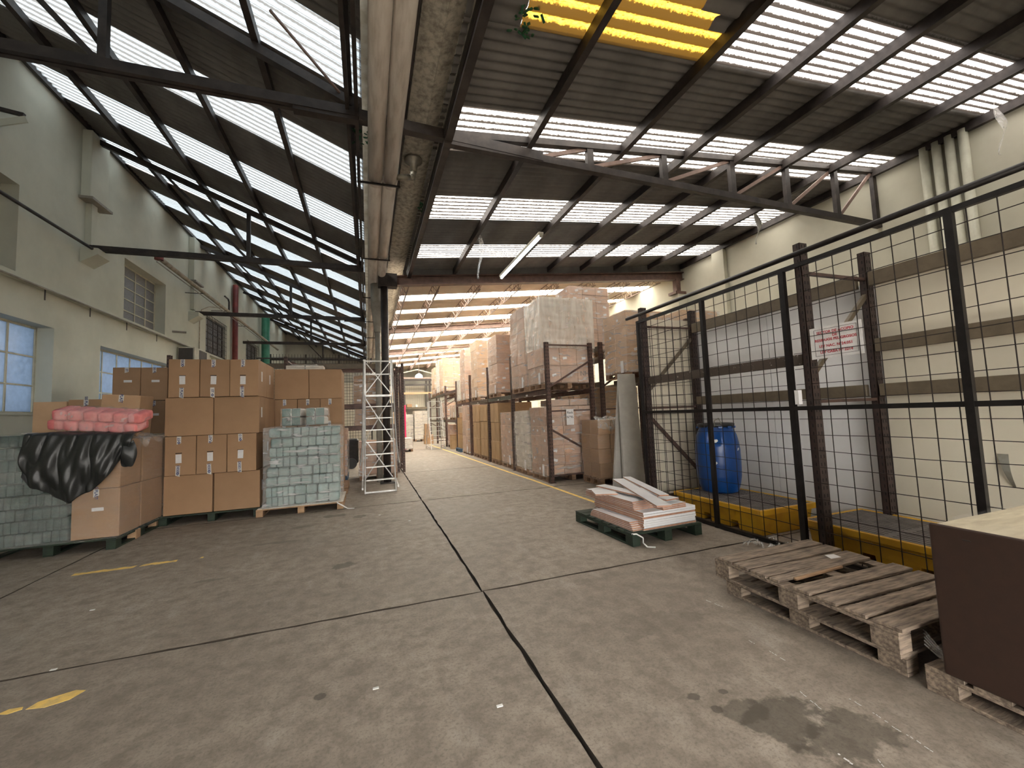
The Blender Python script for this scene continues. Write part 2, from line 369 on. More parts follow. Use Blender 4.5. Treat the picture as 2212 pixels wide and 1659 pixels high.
# ------------------------------------------------------------------ setting: walls
def wall_x(name, mt, X, t, y0, y1, z0, z1, holes, **k):
    """wall in the plane x = X, thickness t (sign = direction), with rectangular openings (y0, y1, z0, z1)"""
    b = MB(); Y = sorted({y0, y1, *[h[0] for h in holes], *[h[1] for h in holes]}); Z = sorted({z0, z1, *[h[2] for h in holes], *[h[3] for h in holes]})
    for a, c in zip(Y, Y[1:]):
        run = None
        for d, e in zip(Z, Z[1:]):
            hole = any(h[0] <= (a+c)/2 <= h[1] and h[2] <= (d+e)/2 <= h[3] for h in holes)
            if not hole: b.box(min(X, X+t), a, d, max(X, X+t), c, e)
    return b.obj(name, mt, None, kind='structure')
holesL = [(5.6, 8.51, 4.03, 5.45), (11.53, 13.56, 4.0, 5.41), (6.4, 9.40, 1.82, 3.32), (10.74, 14.6, 1.82, 3.24), (16.55, 18.55, 4.06, 5.28), (21.45, 23.4, 4.4, 5.28)]
wall_x('wall_left', M['wall_left'], XL, -.38, YB-.4, YE+.4, -.1, 7.62, holesL)
wall_x('wall_right', M['wall_right'], XR, .3, YB-.4, YE+.4, -.1, 6.15, [])
MB().box(XL-.4, YE, -.1, XR+.4, YE+.3, 8).obj('wall_far', M['wall_far'], None, kind='structure')
MB().box(XL-.4, YB-.3, -.1, -1.6, YB, 8).box(-1.6, YB-.3, 2.7, 2.9, YB, 8).box(2.9, YB-.3, -.1, XR+.4, YB, 8).obj('wall_back', M['wall_left'], None, kind='structure')   # unseen open gate behind the camera, inferred and sized for its frontal daylight
MB().box(-12, -22, -.14, 16, YB-.4, -.02).obj('floor_yard', M['concrete'], None, kind='structure')
wn = [0]
def window(y0, y1, z0, z1, ny, zs, pane, frame, depth=.24, bars=False):
    wn[0] += 1; w_ = thing('window_%d' % wn[0], None, None); w_['kind'] = 'structure'; x = XL-depth
    Ys = [y0+(y1-y0)*i/ny for i in range(ny+1)]; Zs = zs
    f = MB(); f.box(x-.03, y0, z0, x+.015, y0+.035, z1).box(x-.03, y1-.035, z0, x+.015, y1, z1).box(x-.03, y0, z0, x+.015, y1, z0+.035).box(x-.03, y0, z1-.035, x+.015, y1, z1)
    f.obj('window_frame', frame, w_)
    g = MB()
    for q in Ys[1:-1]: g.box(x-.02, q-.014, z0, x+.01, q+.014, z1)
    for q in Zs[1:-1]: g.box(x-.02, y0, q-.012, x+.008, y1, q+.012)
    g.obj('glazing_bar', frame, w_)
    for a, c in zip(Ys, Ys[1:]):
        for d, e in zip(Zs, Zs[1:]): MB().box(x-.012, a+.01, d+.01, x-.006, c-.01, e-.01).obj('pane', pane, w_)
    MB().box(XL-.36, y0, z0-.03, XL+.03, y1, z0).obj('window_sill', M['wall_left'] if not bars else frame, w_)
    if bars:
        c = MB(); X = XL+.05
        for i in range(14): q = y0+(y1-y0)*i/13; c.box(X-.006, q-.006, z0-.05, X+.006, q+.006, z1+.05)
        for i in range(9): q = z0-.05+(z1-z0+.1)*i/8; c.box(X-.006, y0, q-.006, X+.006, y1, q+.006)
        c.obj('window_grille', M['frame_dark'], w_)
    return w_
lin = lambda a, b, n: [a+(b-a)*i/n for i in range(n+1)]
window(5.6, 8.51, 4.03, 5.45, 4, lin(4.03, 5.45, 5), M['glass_dim'], M['frame_cream'])
window(11.53, 13.56, 4.0, 5.41, 4, [4.0, 4.32, 4.6, 4.87, 5.14, 5.41], M['glass_dim'], M['frame_cream'])
window(6.4, 9.40, 1.82, 3.32, 5, [1.82, 2.3, 2.8, 3.32], M['pane_blue'], M['frame_cream'])
window(10.74, 14.6, 1.82, 3.24, 7, [1.82, 2.3, 2.75, 3.24], M['pane_blue'], M['frame_cream'])
window(16.55, 18.55, 4.06, 5.28, 4, lin(4.06, 5.28, 5), M['glass_dim'], M['frame_dark'], .1, True)
window(21.45, 23.4, 4.4, 5.28, 3, lin(4.4, 5.28, 3), M['glass_dim'], M['frame_dark'], .1, True)

# ------------------------------------------------------------------ setting: roofs
zR = lambda x: 5.15+(x-.9)*.1
zL = lambda x: 5.37-.42*x
zF = lambda x: 4.93+(x-.9)*.1
def sheet(name, x0, x1, y0, y1, zf, mt, parent, wl=.13, amp=.018, dz=0):
    n = max(4, int((y1-y0)/wl*6)); b = MB()
    def fn(u, v):
        x = x0+(x1-x0)*u; y = y0+(y1-y0)*v; return (x, y, zf(x)+dz+amp*math.sin(2*math.pi*y/wl))
    b.grid(fn, 2, n); return b.obj(name, mt, parent, smooth=True)
def roof(parent, x0, x1, zf, strips, y0, y1, mo, ms, wl):
    y = y0
    for a, c in strips:
        if a > y: sheet('roof_sheet', x0, x1, y-.04, a+.04, zf, mo, parent, wl)
        if ms is not None: sheet('skylight_sheet', x0, x1, a, c, zf, ms, parent, wl*1.0, dz=.012)
        y = c
    if y < y1: sheet('roof_sheet', x0, x1, y-.04, y1, zf, mo, parent, wl)
def sup(p, pts): return p
cL = thing('ceiling', None, None); cL['kind'] = 'structure'
stripsL = [(-2.0, -1.1), (.05, .95), (2.1, 3.0), (4.17, 5.03), (6.24, 7.17), (8.3, 9.3), (10.32, 11.28), (12.38, 13.25), (14.4, 15.4)] + [(16.45+2.04*i, 17.4+2.04*i) for i in range(7)]
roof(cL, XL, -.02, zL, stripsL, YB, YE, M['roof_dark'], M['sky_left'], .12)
cR = thing('ceiling', None, None); cR['kind'] = 'structure'
roof(cR, .88, XR, zR, [(-1.75, -.8), (.35, 1.3)], YB, 2.0, M['roof_dark'], M['sky_right'], .12)
sheet('roof_sheet', .88, XR, 1.98, 2.58, zR, M['roof_dark'], cR, .12)
sheet('roof_sheet', .88, 1.42, 2.54, 3.46, zR, M['roof_dark'], cR, .18)
sheet('skylight_sheet', 1.42, 3.78, 2.54, 3.46, zR, M['sky_yellow'], cR, .18, .022)
sheet('skylight_sheet', 3.78, XR, 2.54, 3.46, zR, M['sky_big'], cR, .10, .018)
roof(cR, .88, XR, zR, [(4.47, 5.4), (6.56, 7.47), (8.62, 9.47)], 3.44, 10.3, M['roof_dark'], M['sky_right'], .12)
cF = thing('ceiling', None, None); cF['kind'] = 'structure'
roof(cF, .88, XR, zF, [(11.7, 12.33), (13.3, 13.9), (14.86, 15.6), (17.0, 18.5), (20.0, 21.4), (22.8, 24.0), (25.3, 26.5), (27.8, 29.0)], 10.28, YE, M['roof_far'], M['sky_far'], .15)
MB().bar((.88, 10.28, 5.04), (XR, 10.28, 5.89), .04, .24).obj('trim_1', M['roof_dark'], None, kind='structure')
sheet('grime_patch', 3.1, 3.74, 2.50, 2.86, zR, M['roof_dark'], cR, .18, .022, dz=-.022)
sheet('grime_patch', 3.35, 3.78, 2.80, 3.02, zR, M['roof_dark'], cR, .18, .022, dz=-.022)
MB().bar((-.86, 4.30, 5.56), (-.20, 4.95, 5.28), .022).obj('brace_rod', M['steel_beam'], cL)
# purlins run the length of the hall under the sheets
for x in (-4.35, -3.30, -2.18, -1.12, -.16):
    MB().bar((x, YB, zL(x)-.085), (x, YE, zL(x)-.085), .07, .12).obj('purlin', M['steel_dark'], cL)
MB().bar((XL+.06, YB, zL(XL)-.06), (XL+.06, YE, zL(XL)-.06), .06, .10).obj('purlin', M['steel_dark'], cL)
for x in (.98, 2.13, 3.6, 4.77, 5.8, 6.92, 8.13, 9.36):
    MB().bar((x, YB, zR(x)-.10), (x, 10.15, zR(x)-.10), .075, .14).obj('purlin', M['steel_dark'], cR)
for Y0, Y1 in ((10.4, 15.75), (16.0, 21.45), (21.7, YE)):
    for x in (.95, 1.75, 2.87, 4.03, 5.2, 6.4, 7.6, 8.75):
        b = MB(); zt = zF(x)-.05; zb = zt-.24; r = .009
        b.bar((x-.09, Y0, zt), (x-.09, Y1, zt), .017).bar((x+.09, Y0, zt), (x+.09, Y1, zt), .017).bar((x, Y0, zb), (x, Y1, zb), .02)
        n = int((Y1-Y0)/.32)
        for i in range(n):
            a = Y0+(Y1-Y0)*i/n; m_ = Y0+(Y1-Y0)*(i+.5)/n; c = Y0+(Y1-Y0)*(i+1)/n
            for s_ in (-.09, .09): b.bar((x+s_, a, zt), (x, m_, zb), .009).bar((x, m_, zb), (x+s_, c, zt), .009)
        b.obj('lattice_joist', M['steel_beam'], cF)
# ------------------------------------------------------------------ trusses
def rooftruss(y, where, n):
    t = thing('roof_truss', 'dark steel roof truss on the left, %s' % where, 'truss', (0, y, 0))
    zt = 5.10; ch = lambda x: zL(x)-.20
    for dy in (-.035, .035): MB().bar((XL+.05, dy, zt), (-.05, dy, zt), .05, .11).obj('tie_beam', M['steel_dark'], t)
    MB().bar((XL+.05, 0, ch(XL)), (-.06, 0, ch(-.06)), .09, .10).obj('top_chord', M['steel_dark'], t)
    MB().bar((-2.44, 0, zt), (-2.44, 0, ch(-2.44)), .07, .07).obj('king_post', M['steel_dark'], t)
    MB().bar((-2.48, 0, zt+.05), (-4.0, 0, ch(-4.0)), .045, .05).obj('diagonal_brace', M['steel_dark'], t)
    MB().box(-.75, -.05, zt-.10, -.06, .05, zt-.055).obj('splice_plate', M['steel_dark'], t)
    return t
for k, (y, wh) in enumerate([(-.36, 'behind the camera'), (4.93, 'nearest one'), (10.22, 'second from the front, above the small upper window'), (15.51, 'third from the front, by the grey duct box'),
                             (20.80, 'fourth from the front, at the red pipe'), (26.09, 'farthest, in the dark end of the hall')]):
    if k: rooftruss(y, wh, k)
t = thing('roof_truss', 'dark steel lattice truss under the right roof slope, wedge shaped with upright posts', 'truss', (0, 4.93, 0))
tc = lambda x: 5.06+(x-.95)*.106; bc = lambda x: 4.97-(x-.9)*.012
MB().bar((-.05, 0, 5.08), (2.3, 0, 4.98), .10, .13).obj('tie_beam', M['steel_dark'], t)
MB().bar((.95, 0, bc(.95)), (XR, 0, bc(XR)), .09, .10).obj('bottom_chord', M['steel_dark'], t)
MB().bar((.95, 0, tc(.95)), (XR, 0, tc(XR)), .09, .09).obj('top_chord', M['steel_dark'], t)
px = [2.25, 3.05, 4.35, 5.73, 6.99, 8.26, 9.38]
for x in px[1:]: MB().bar((x, 0, bc(x)), (x, 0, tc(x)), .10, .07).obj('post', M['steel_dark'], t)
for a, c in zip(px, px[1:]): MB().bar((a+.06, 0, bc(a)+.05), (c-.06, 0, tc(c)-.05), .03, .055).obj('diagonal_brace', M['steel_beam'], t)
# the valley: edge beam, gutter, column, end beam
b = MB()
for dx in (-.07, .03): b.bar((-.11+dx, YB, 5.17), (-.11+dx, YE, 5.17), .04, .14)
b.obj('trim_2', M['steel_dark'], None, kind='structure')
g = MB()
prof = [(.50, 5.47), (.53, 5.33), (.76, 5.30), (.93, 5.36), (.95, 5.10)]
for (a, za), (c, zc) in zip(prof, prof[1:]): g.bar(((a+c)/2, YB, (za+zc)/2), ((a+c)/2, YE, (za+zc)/2), math.hypot(c-a, zc-za), .012, (-(zc-za), 0, (c-a)))
g.obj('trim_3', M['gutter'], None, kind='structure')
MB().bar((1.0, YB, 5.02), (1.0, 10.2, 5.02), .09, .16).obj('trim_4', M['steel_dark'], None, kind='structure')
MB().box(.46, YB, 5.2, .50, 10.3, 5.5).obj('trim_5', M['steel_dark'], None, kind='structure')
# roof over the gutter and over the gap
MB().box(-.04, YB, 5.52, .95, YE, 5.55).obj('trim_6', M['galv'], None, kind='structure')
col = thing('steel_column', 'dark round steel column behind the tall stepladder', 'column', (.41, 10.22, 0))
MB().tube((0, 0, 0), (0, 0, 4.75), .085, 20).obj('shaft', M['steel_dark'], col, smooth=True)
MB().box(-.16, -.16, 0, .16, .16, .02).obj('base_plate', M['steel_dark'], col); MB().box(-.14, -.12, 4.68, .3, .12, 5.0).obj('column_head', M['steel_dark'], col)
def beam(y, z0, z1, h, mt, label):
    t = thing('cross_beam', label, 'beam', (0, y, 0)); x0 = .5
    zc = lambda x: z0+(z1-z0)*(x-.56)/(9.45-.56)
    for off, hh, ww in ((0, .025, .18), (h-.025, .025, .18), (.0125, h-.025, .02)):
        MB().bar((x0, 0, zc(x0)+off+hh/2), (XR, 0, zc(XR)+off+hh/2), ww, hh).obj('flange' if ww > .1 else 'web', mt, t)
    return t
beam(10.22, 4.72, 5.50, .24, M['steel_brown'], 'dark brown steel beam crossing the aisle at the first bay end')
beam(15.88, 4.66, 5.40, .20, M['steel_beam'], 'light brown steel beam crossing the aisle roof above the pallet racks')
beam(21.58, 4.66, 5.40, .20, M['steel_beam'], 'light brown steel beam far down the aisle, beyond the second one')
t = thing('wall_column', 'short brown column stub carrying the beam on the right wall', 'column', (9.2, 10.2, 0))
MB().box(-.08, -.08, 5.08, .08, .08, 5.5).obj('shaft', M['steel_brown'], t); MB().box(-.2, -.17, 5.0, .2, .17, 5.08).obj('base_plate', M['steel_brown'], t); MB().box(-.10, -.15, 0, .25, .15, 5.0).obj('pilaster', M['wall_right'], t)

# ------------------------------------------------------------------ valley pipes
for k, (x, lab) in enumerate([(.145, 'grimy white overhead pipe, the left of the pair under the valley'), (.35, 'grimy white overhead pipe, the right of the pair under the valley')]):
    t = thing('overhead_pipe', lab, 'pipe', (x, 0, 4.985))
    ysg = [YB, -.1, 2.9, 5.98, 8.95, 11.9, 14.9, 17.9, 20.9, 24]
    for a, c in zip(ysg, ysg[1:]):
        MB().tube((0, a, 0), (0, c+.03, 0), .102 if k == 0 else .098, 20).obj('pipe_length', M['pipe_white'], t, smooth=True)
        MB().tube((0, a+.02, 0), (0, a+.12, 0), .106, 20).obj('socket', M['pipe_white'], t, smooth=True)
for n_, y in zip(('first', 'second', 'third', 'fourth', 'fifth'), (5.98, 8.95, 11.9, 14.9, 17.9)):
    t = thing('pipe_hanger', 'thin black steel hanger under the pair of overhead pipes, %s from the camera' % n_, 'hanger', (0, y, 0))
    MB().box(-.10, -.015, 4.865, .49, .015, 4.885).obj('cross_bar', M['black_steel'], t)
    for x in (-.09, .475): MB().box(x-.008, -.01, 4.87, x+.008, .01, 5.3).obj('rod', M['black_steel'], t)
t = thing('gutter_outlet', 'galvanised gutter outlet elbow under the valley gutter, draining to the pipes', 'elbow', (.68, 5.9, 0))
MB().lathe([(.05, 0), (.055, .1), (.13, .16), (.13, .19), (.06, .2)], (0, 0, 5.09), 20).obj('funnel', M['galv'], t, smooth=True)
MB().path([(0, 0, 5.1), (-.01, 0, 5.02), (-.06, -.02, 4.99), (-.24, -.04, 4.95)], .042, 12).obj('elbow', M['galv'], t, smooth=True)
t = thing('downpipe', 'grey rainwater downpipe with funnel head beside the dark column', 'pipe', (.25, 10.5, 0))
MB().tube((0, 0, 0), (0, 0, 3.66), .066, 16).obj('pipe', M['pipe_grey'], t, smooth=True)
MB().lathe([(.075, 0), (.075, .04), (.15, .62), (.155, 1.2)], (.0, 0, 3.62), 20).obj('funnel', M['pipe_grey'], t, smooth=True)
# fluorescent lamp
t = thing('fluorescent_lamp', 'lit double fluorescent batten hanging under the right roof', 'lamp', (3.04, 7.9, 4.75))
MB().box(-.05, -1.2, .0, .05, 1.2, .055).obj('housing', M['ac_white'], t, bev=.006)
for a, c in ((-1.17, -.02), (.02, 1.17)): MB().tube((0, a, -.02), (0, c, -.02), .026, 12).obj('tube', M['tube_lit'], t, smooth=True)
for y in (-1.19, 0, 1.19): MB().box(-.03, y-.015, -.045, .03, y+.015, .01).obj('end_cap', M['ac_white'], t)
for y in (-1.0, .9): MB().tube((0, y, .05), (0, y, .62), .003, 5).obj('hanging_chain', M['wire'], t)
t = thing('high_bay_lamp', 'small lit bell lamp hanging far down the aisle', 'lamp', (2.56, 22, 3.6))
MB().lathe([(.20, 0), (.17, .12), (.06, .2)], (0, 0, 0), 20).obj('shade', M['lamp_lit'], t, smooth=True); MB().tube((0, 0, .2), (0, 0, 1.43), .015, 8).obj('stem', M['steel_beam'], t)

# ------------------------------------------------------------------ left wall fittings
t = thing('wall_ledge', 'long narrow ledge along the left wall between the two rows of windows', 'ledge', (XL, 0, 0))
MB().box(0, YB, 3.90, .10, 20, 3.97).obj('moulding', M['wall_left'], t); MB().tube((.12, YB, 3.90), (.12, 20, 3.90), .018, 8).obj('conduit', M['pipe_grey'], t)
for y in (9.0, 10.2, 11.5, 12.9): MB().box(.08, y-.01, 3.72, .09, y+.01, 3.9).obj('hook', M['frame_dark'], t)
for y, n_ in ((10.22, 'nearer one, above the big cartons'), (15.3, 'farther one, beside the grilled window')):
    t = thing('duct_cover', 'boxed grey cover with narrow post on the left wall, %s' % n_, 'duct', (XL, y, 0))
    MB().box(0, -.28, 6.03, .16, .30, 7.4).obj('cover', M['wall_left'], t, bev=.01); MB().box(0, -.33, 5.98, .22, .34, 6.03).obj('cover_lip', M['pipe_grey'], t)
    MB().box(0, -.10, 5.15, .10, .07, 5.98).obj('post', M['wall_left'], t)
    b = MB(); b.v = [(0, -.22, 4.75), (0, .22, 4.75), (0, .22, 5.05), (0, -.22, 5.05), (.26, -.2, 4.93), (.26, .2, 4.93), (.26, .2, 5.05), (.26, -.2, 5.05)]
    b.f = [(0, 1, 2, 3), (4, 7, 6, 5), (0, 4, 5, 1), (1, 5, 6, 2), (2, 6, 7, 3), (3, 7, 4, 0)]; b.obj('corbel', M['wall_left'], t)
t = thing('wall_rod', 'dark rusty pipe running level along the left wall to the second truss', 'pipe', (XL+.17, 0, 5.03))
MB().tube((0, YB, 0), (0, 10.1, 0), .028, 10).obj('pipe', M['steel_dark'], t, smooth=True)
t = thing('angle_bracket', 'triangular steel bracket high on the left wall', 'bracket', (XL, 8.0, 6.1))
MB().bar((.0, -.15, .19), (.42, -.15, .13), .05, .05).obj('upper_arm', M['steel_dark'], t); MB().bar((.0, -.17, -.12), (.46, -.17, .06), .02, .10).obj('lower_arm', M['wall_left'], t)
t = thing('long_duct_pipe', 'beige pipe running along the left wall from the second truss to the green pipe', 'pipe', (-4.75, 0, 5.62))
MB().tube((0, 12.0, 0), (0, 26, 0), .055, 14).obj('pipe', M['pipe_cream'], t, smooth=True)
MB().tube((-.04, 12, -.10), (-.04, 24, -.10), .014, 8).obj('conduit', M['pipe_grey'], t)
MB().lathe([(.09, 0), (.09, .1), (.05, .12)], (0, 12.0, -.05), 14).obj('end_cap', M['pipe_red'], t)
for y in (14.8, 17, 19.5): MB().box(-.44, y-.02, -.07, .02, y+.02, -.055).obj('pipe_bracket', M['steel_dark'], t)
t = thing('red_standpipe', 'dark red vertical pipe on the left wall', 'pipe', (-5.06, 19.3, 0)); MB().tube((0, 0, 0), (0, 0, 7.2), .10, 16).obj('pipe', M['pipe_red'], t, smooth=True)
MB().tube((0, 0, 3.9), (0, 0, 4.0), .13, 16).obj('coupling', M['steel_dark'], t)
t = thing('green_standpipe', 'green vertical pipe on the left wall, beyond the red one', 'pipe', (-4.9, 23.8, 0)); MB().tube((0, 0, 0), (0, 0, 6.9), .19, 18).obj('pipe', M['pipe_green'], t, smooth=True)
t = thing('air_conditioner', 'beige air conditioner unit on the left wall behind the tall cartons', 'air conditioner', (XL, 14.9, 3.2))
MB().box(.02, -.6, .1, .45, .6, .62).obj('casing', M['ac_white'], t, bev=.02); MB().box(.455, -.3, .15, .46, .3, .57).obj('fan_grille', M['frame_dark'], t); MB().box(.05, -.612, .17, .4, -.602, .58).obj('vent', M['frame_dark'], t)
t = thing('swan_neck_pipe', 'small bent pipe on the left wall above the grilled window', 'pipe', (XL+.3, 17.9, 5.75))
MB().path([(0, 0, 0), (0, 0, .38), (0, -.1, .46), (0, -.5, .46)], .03, 8).obj('pipe', M['steel_dark'], t)
t = thing('cable_conduit', 'thin looping cable conduit on the left wall before the grilled window', 'conduit', (XL+.03, 15.9, 0))
MB().path([(0, 0, 3.0), (0, 0, 5.0), (0, .15, 5.35), (.1, .5, 5.55), (.35, .8, 5.6)], .015, 6).obj('conduit', M['pipe_cream'], t)
t = thing('spout', 'short stub pipe sticking out of the left wall beside the small window', 'pipe', (XL, 14.0, 4.2)); MB().tube((0, 0, 0), (.3, .1, 0), .03, 8).obj('stub', M['pipe_grey'], t)
# ------------------------------------------------------------------ right wall fittings
for k, y in enumerate((3.62, 3.79, 3.96, 4.13)):
    t = thing('wall_pipe', 'cream downpipe on the right wall, %s of the row of four counted from the camera' % ('first', 'second', 'third', 'fourth')[k], 'pipe', (XR-.09, y, 0))
    MB().tube((0, 0, 0), (0, 0, 5.9), .062, 14).obj('pipe', M['wall_pipe'], t, smooth=True)
MB().box(XR-.12, 8.5, 0, XR, 8.9, 5.9).obj('trim_7', M['wall_right'], None, kind='structure')
def rag(name, label, x, y, z, L, w, mt, cat='plastic strip'):
    n = 10; b = MB(); r = random.Random(int(x*100+y*7))
    b.grid(lambda u, v: (x+(v-.5)*w*(1-.6*u)+.05*math.sin(5*u), y+.04*math.sin(7*u+2*v)+.02*v, z-L*u), n, 3)
    o = b.obj(name, mt, None, smooth=True, label=label, cat=cat)
    md = o.modifiers.new('s', 'SOLIDIFY'); md.thickness = .002; return o
rag('hanging_plastic', 'torn translucent plastic strip hanging near the lit batten lamp', 2.20, 7.9, 5.22, .95, .10, M['film_clear'])
rag('hanging_plastic', 'torn white plastic strip hanging from the roof past the lattice truss end', 8.2, 6.5, 5.75, .72, .16, M['litter'])
rag('hanging_plastic', 'torn dusty plastic sheet hanging at the top right wall corner', 8.95, 3.05, 5.85, .8, .22, M['film_clear'])
# moss patches on the roof edge
for x, y, s_ in ((.98, 6.95, .10), (.0, 5.6, .13), (1.45, 3.3, .12)):
    b = MB()
    for _ in range(26):
        a = Vector((x+rnd(-s_, s_), y+rnd(-s_, s_)*1.3, (zR(x) if x > .5 else 5.3)-.03+rnd(-.03, .02))); b.bar(a, a+Vector((rnd(-.05, .05), rnd(-.05, .05), rnd(-.05, .02))), .022, .01)
    b.obj('moss', M['moss'], None, label='green moss tuft at the roof edge by the valley, %s' % ('third strip' if y > 6 else 'left of the pipes' if x < .5 else 'on the yellow sheet'), cat='moss', kind='stuff')

# ================================================================== contents
# ------------------------------------------------------------------ pallets
def pallet(x0, y0, x1, y1, mt, label, z=0.0, h=.14, along='x', rz=0, far=False, group=None, boards=7, skew=0):
    """wooden pallet filling the footprint; deck boards run along `along`"""
    cx_, cy_ = (x0+x1)/2, (y0+y1)/2; W, D = x1-x0, y1-y0
    t = thing('pallet', label, 'pallet', (cx_, cy_, z), rz, group)
    sw = along == 'y'
    if sw: W, D = D, W
    T = .020
    def put(name, w_, d_, h_, x, y, zz):
        if sw: w_, d_, x, y = d_, w_, -y, x
        link(name, boxmesh(w_, d_, h_, mt, .003 if not far else 0), t, (x, y, zz))
    bw = min(.13, D/boards*.8)
    for i in range(boards):
        wv = bw*(1.18 if i in (0, boards-1) else 1)
        y = -D/2+wv/2 + (D-wv)*i/(boards-1); put('deck_board', W, wv, T, 0, y, h-T)
    for i in (-1, 0, 1): put('stringer_board', .10, D, T, i*(W/2-.05), 0, h-2*T)
    for i in (-1, 0, 1):
        put('bottom_board', .10, D, T, i*(W/2-.05), 0, 0)
        for j in (-1, 0, 1): put('block', .10, .13, h-3*T, i*(W/2-.05), j*(D/2-.065), T)
    return t

# ------------------------------------------------------------------ cartons
TT = {}
def tapetext(body):
    if body not in TT:
        cu = bpy.data.curves.new('lettering', 'FONT'); cu.body = body; cu.size = .046; cu.align_x = 'CENTER'; cu.align_y = 'CENTER'; cu.offset = .0012; cu.extrude = .0002
        cu.materials.append(M['ink_blue']); t = bpy.data.objects.new('x', cu); COL.objects.link(t)
        TT[body] = bpy.data.meshes.new_from_object(t.evaluated_get(bpy.context.evaluated_depsgraph_get())); bpy.data.objects.remove(t)
    return TT[body]
dia = MB(); dia.v = [(0, -.001, .026), (.021, -.001, 0), (0, -.001, -.026), (-.021, -.001, 0), (0, -.0012, .010), (.008, -.0012, 0), (0, -.0012, -.010), (-.008, -.0012, 0)]
dia.f = [(0, 4, 5, 1), (1, 5, 6, 2), (2, 6, 7, 3), (3, 7, 4, 0)]
dia = dia.mesh('emblem', M['ink_blue'])
_tp = {}
def strip(w_, h_, mt, cut=0):
    k = (round(w_, 3), round(h_, 3), mt.name, cut)
    if k not in _tp:
        b = MB(); y = -.0008
        P = [(-w_/2, 0), (w_/2, cut*.02), (w_/2, h_), (-w_/2, h_)]
        b.v = [(x, y, z) for x, z in P] + [(x, 0, z) for x, z in P]; b.f = [(0, 1, 2, 3), (0, 4, 5, 1), (1, 5, 6, 2), (2, 6, 7, 3), (3, 7, 4, 0)]
        _tp[k] = b.mesh('strip', mt)
    return _tp[k]
def carton(x0, y0, z0, w_, d_, h_, label, face=None, texts=('DES', 'PLAST'), mt='carton', group=None, paper=True, tilt=None, seam=True, parent=None):
    """closed cardboard box with flap seam; face 'front' shows taped ends with a torn paper slip"""
    g = .004
    t = link('cardboard_carton', boxmesh(w_-g, d_-g, h_-.002, M[mt], .006, 'carton_body'), parent, (x0+w_/2, y0+d_/2, z0), rnd(-.006, .006), label if parent is None else None, 'carton' if parent is None else None, group)
    if tilt: t.rotation_euler = tilt
    yf = -(d_-g)/2
    if face == 'front':
        tps = [link('packing_tape', strip(.058, .125, M['tape'], 1), t, (-.02, yf, h_-.128)), link('packing_tape', strip(.058, .15, M['tape'], -1), t, (-.03, yf, .0))]
        for q in tps: q.rotation_euler = (0, rnd(-.04, .04), 0)
        for k, (tt, zc) in enumerate(zip(texts, (.06, .072))):
            tp = tps[k]
            fl_ = tt.startswith('*') ; body = tt.strip('*')
            q = link('lettering', tapetext(body), tp, (0, -.0012, zc + (.022 if '*' in tt else 0))); q.rotation_euler = (math.pi/2, math.pi/2 if k == 1 or fl_ else -math.pi/2, 0)
            if '*' in tt: link('emblem', dia, tp, (0, -.0008, .028))
        if paper:
            link('paper_slip', strip(.078, .135, M['paper']), t, (-.02, yf, .20 + rnd(-.01, .01))).rotation_euler = (0, rnd(-.03, .03), 0)
            link('hand_hole', strip(.085, .012, M['slot_dark']), t, (-.02, yf, .338))
    elif face == 'label':
        tp = link('packing_tape', strip(.058, .10, M['tape'], 1), t, (0, yf, h_-.103)); link('paper_slip', strip(.12, .042, M['paper']), t, (.02, yf, h_*.55))
        q = link('lettering', tapetext(texts[0].strip('*')), tp, (0, -.0012, .05)); q.rotation_euler = (math.pi/2, math.pi/2, 0)
    if face != 'none' and seam:
        link('side_slip', boxmesh(.001, .07, .17, M['paper'], 0), t, ((w_-g)/2+.0006, -d_*.1, h_*.42)) if face == 'side' or (face == 'front' and rnd(0, 1) > .7) else None
    return t

pallet(-3.03, 7.83, -1.68, 9.05, M['wood_green'], 'dark green pallet under the tall block of brown cartons, left side', h=.135)
T4 = [('DES*', 'S PLAST'), ('PLAST', 'ST*'), (' PLAST', 'SES PLAST')]; T2 = [('ST*', 'DESES*'), ('PLAST', 'DESES*'), ('S D*', 'DESES PL')]
pos3 = ('left', 'middle', 'right'); pos2 = ('left', 'right')
for r, (zz, n_, tx) in enumerate([(.137, 2, None), (.745, 3, T2), (1.355, 2, None), (1.965, 3, T4)]):
    row = ('bottom', 'second', 'third', 'top')[r]; W = 1.30 if n_ == 2 else 1.245; w_ = W/n_; x0 = -3.0 if n_ == 2 else (-2.985 if r < 3 else -2.955)
    if n_ == 2:
        for dd, (y0, d_) in enumerate(((7.87, .41), (8.28, .41), (8.69, .36))):
            for c in range(2):
                carton(x0+c*(w_+(.012 if r == 0 else 0)), y0, zz, w_-.006, d_, .606, '%s brown carton in the %s row of the tall carton block, %s' % (pos2[c], row, ('front', 'second deep', 'at the back')[dd]), face='side' if dd == 0 and c == 1 else None)
    else:
        for dd, (y0, d_) in enumerate(((7.85, .60), (8.455, .60))):
            for c in range(3):
                carton(x0+c*w_, y0-(.012 if c == 2 else 0), zz, w_-.004, d_, .608, ('%s taped carton with paper slip, %s row of the tall carton block' % (pos3[c], row)) if dd == 0 else ('%s rear carton in the %s row of the tall carton block' % (pos3[c], row)), face='front' if dd == 0 else ('side' if c == 2 else None), texts=tx[c])
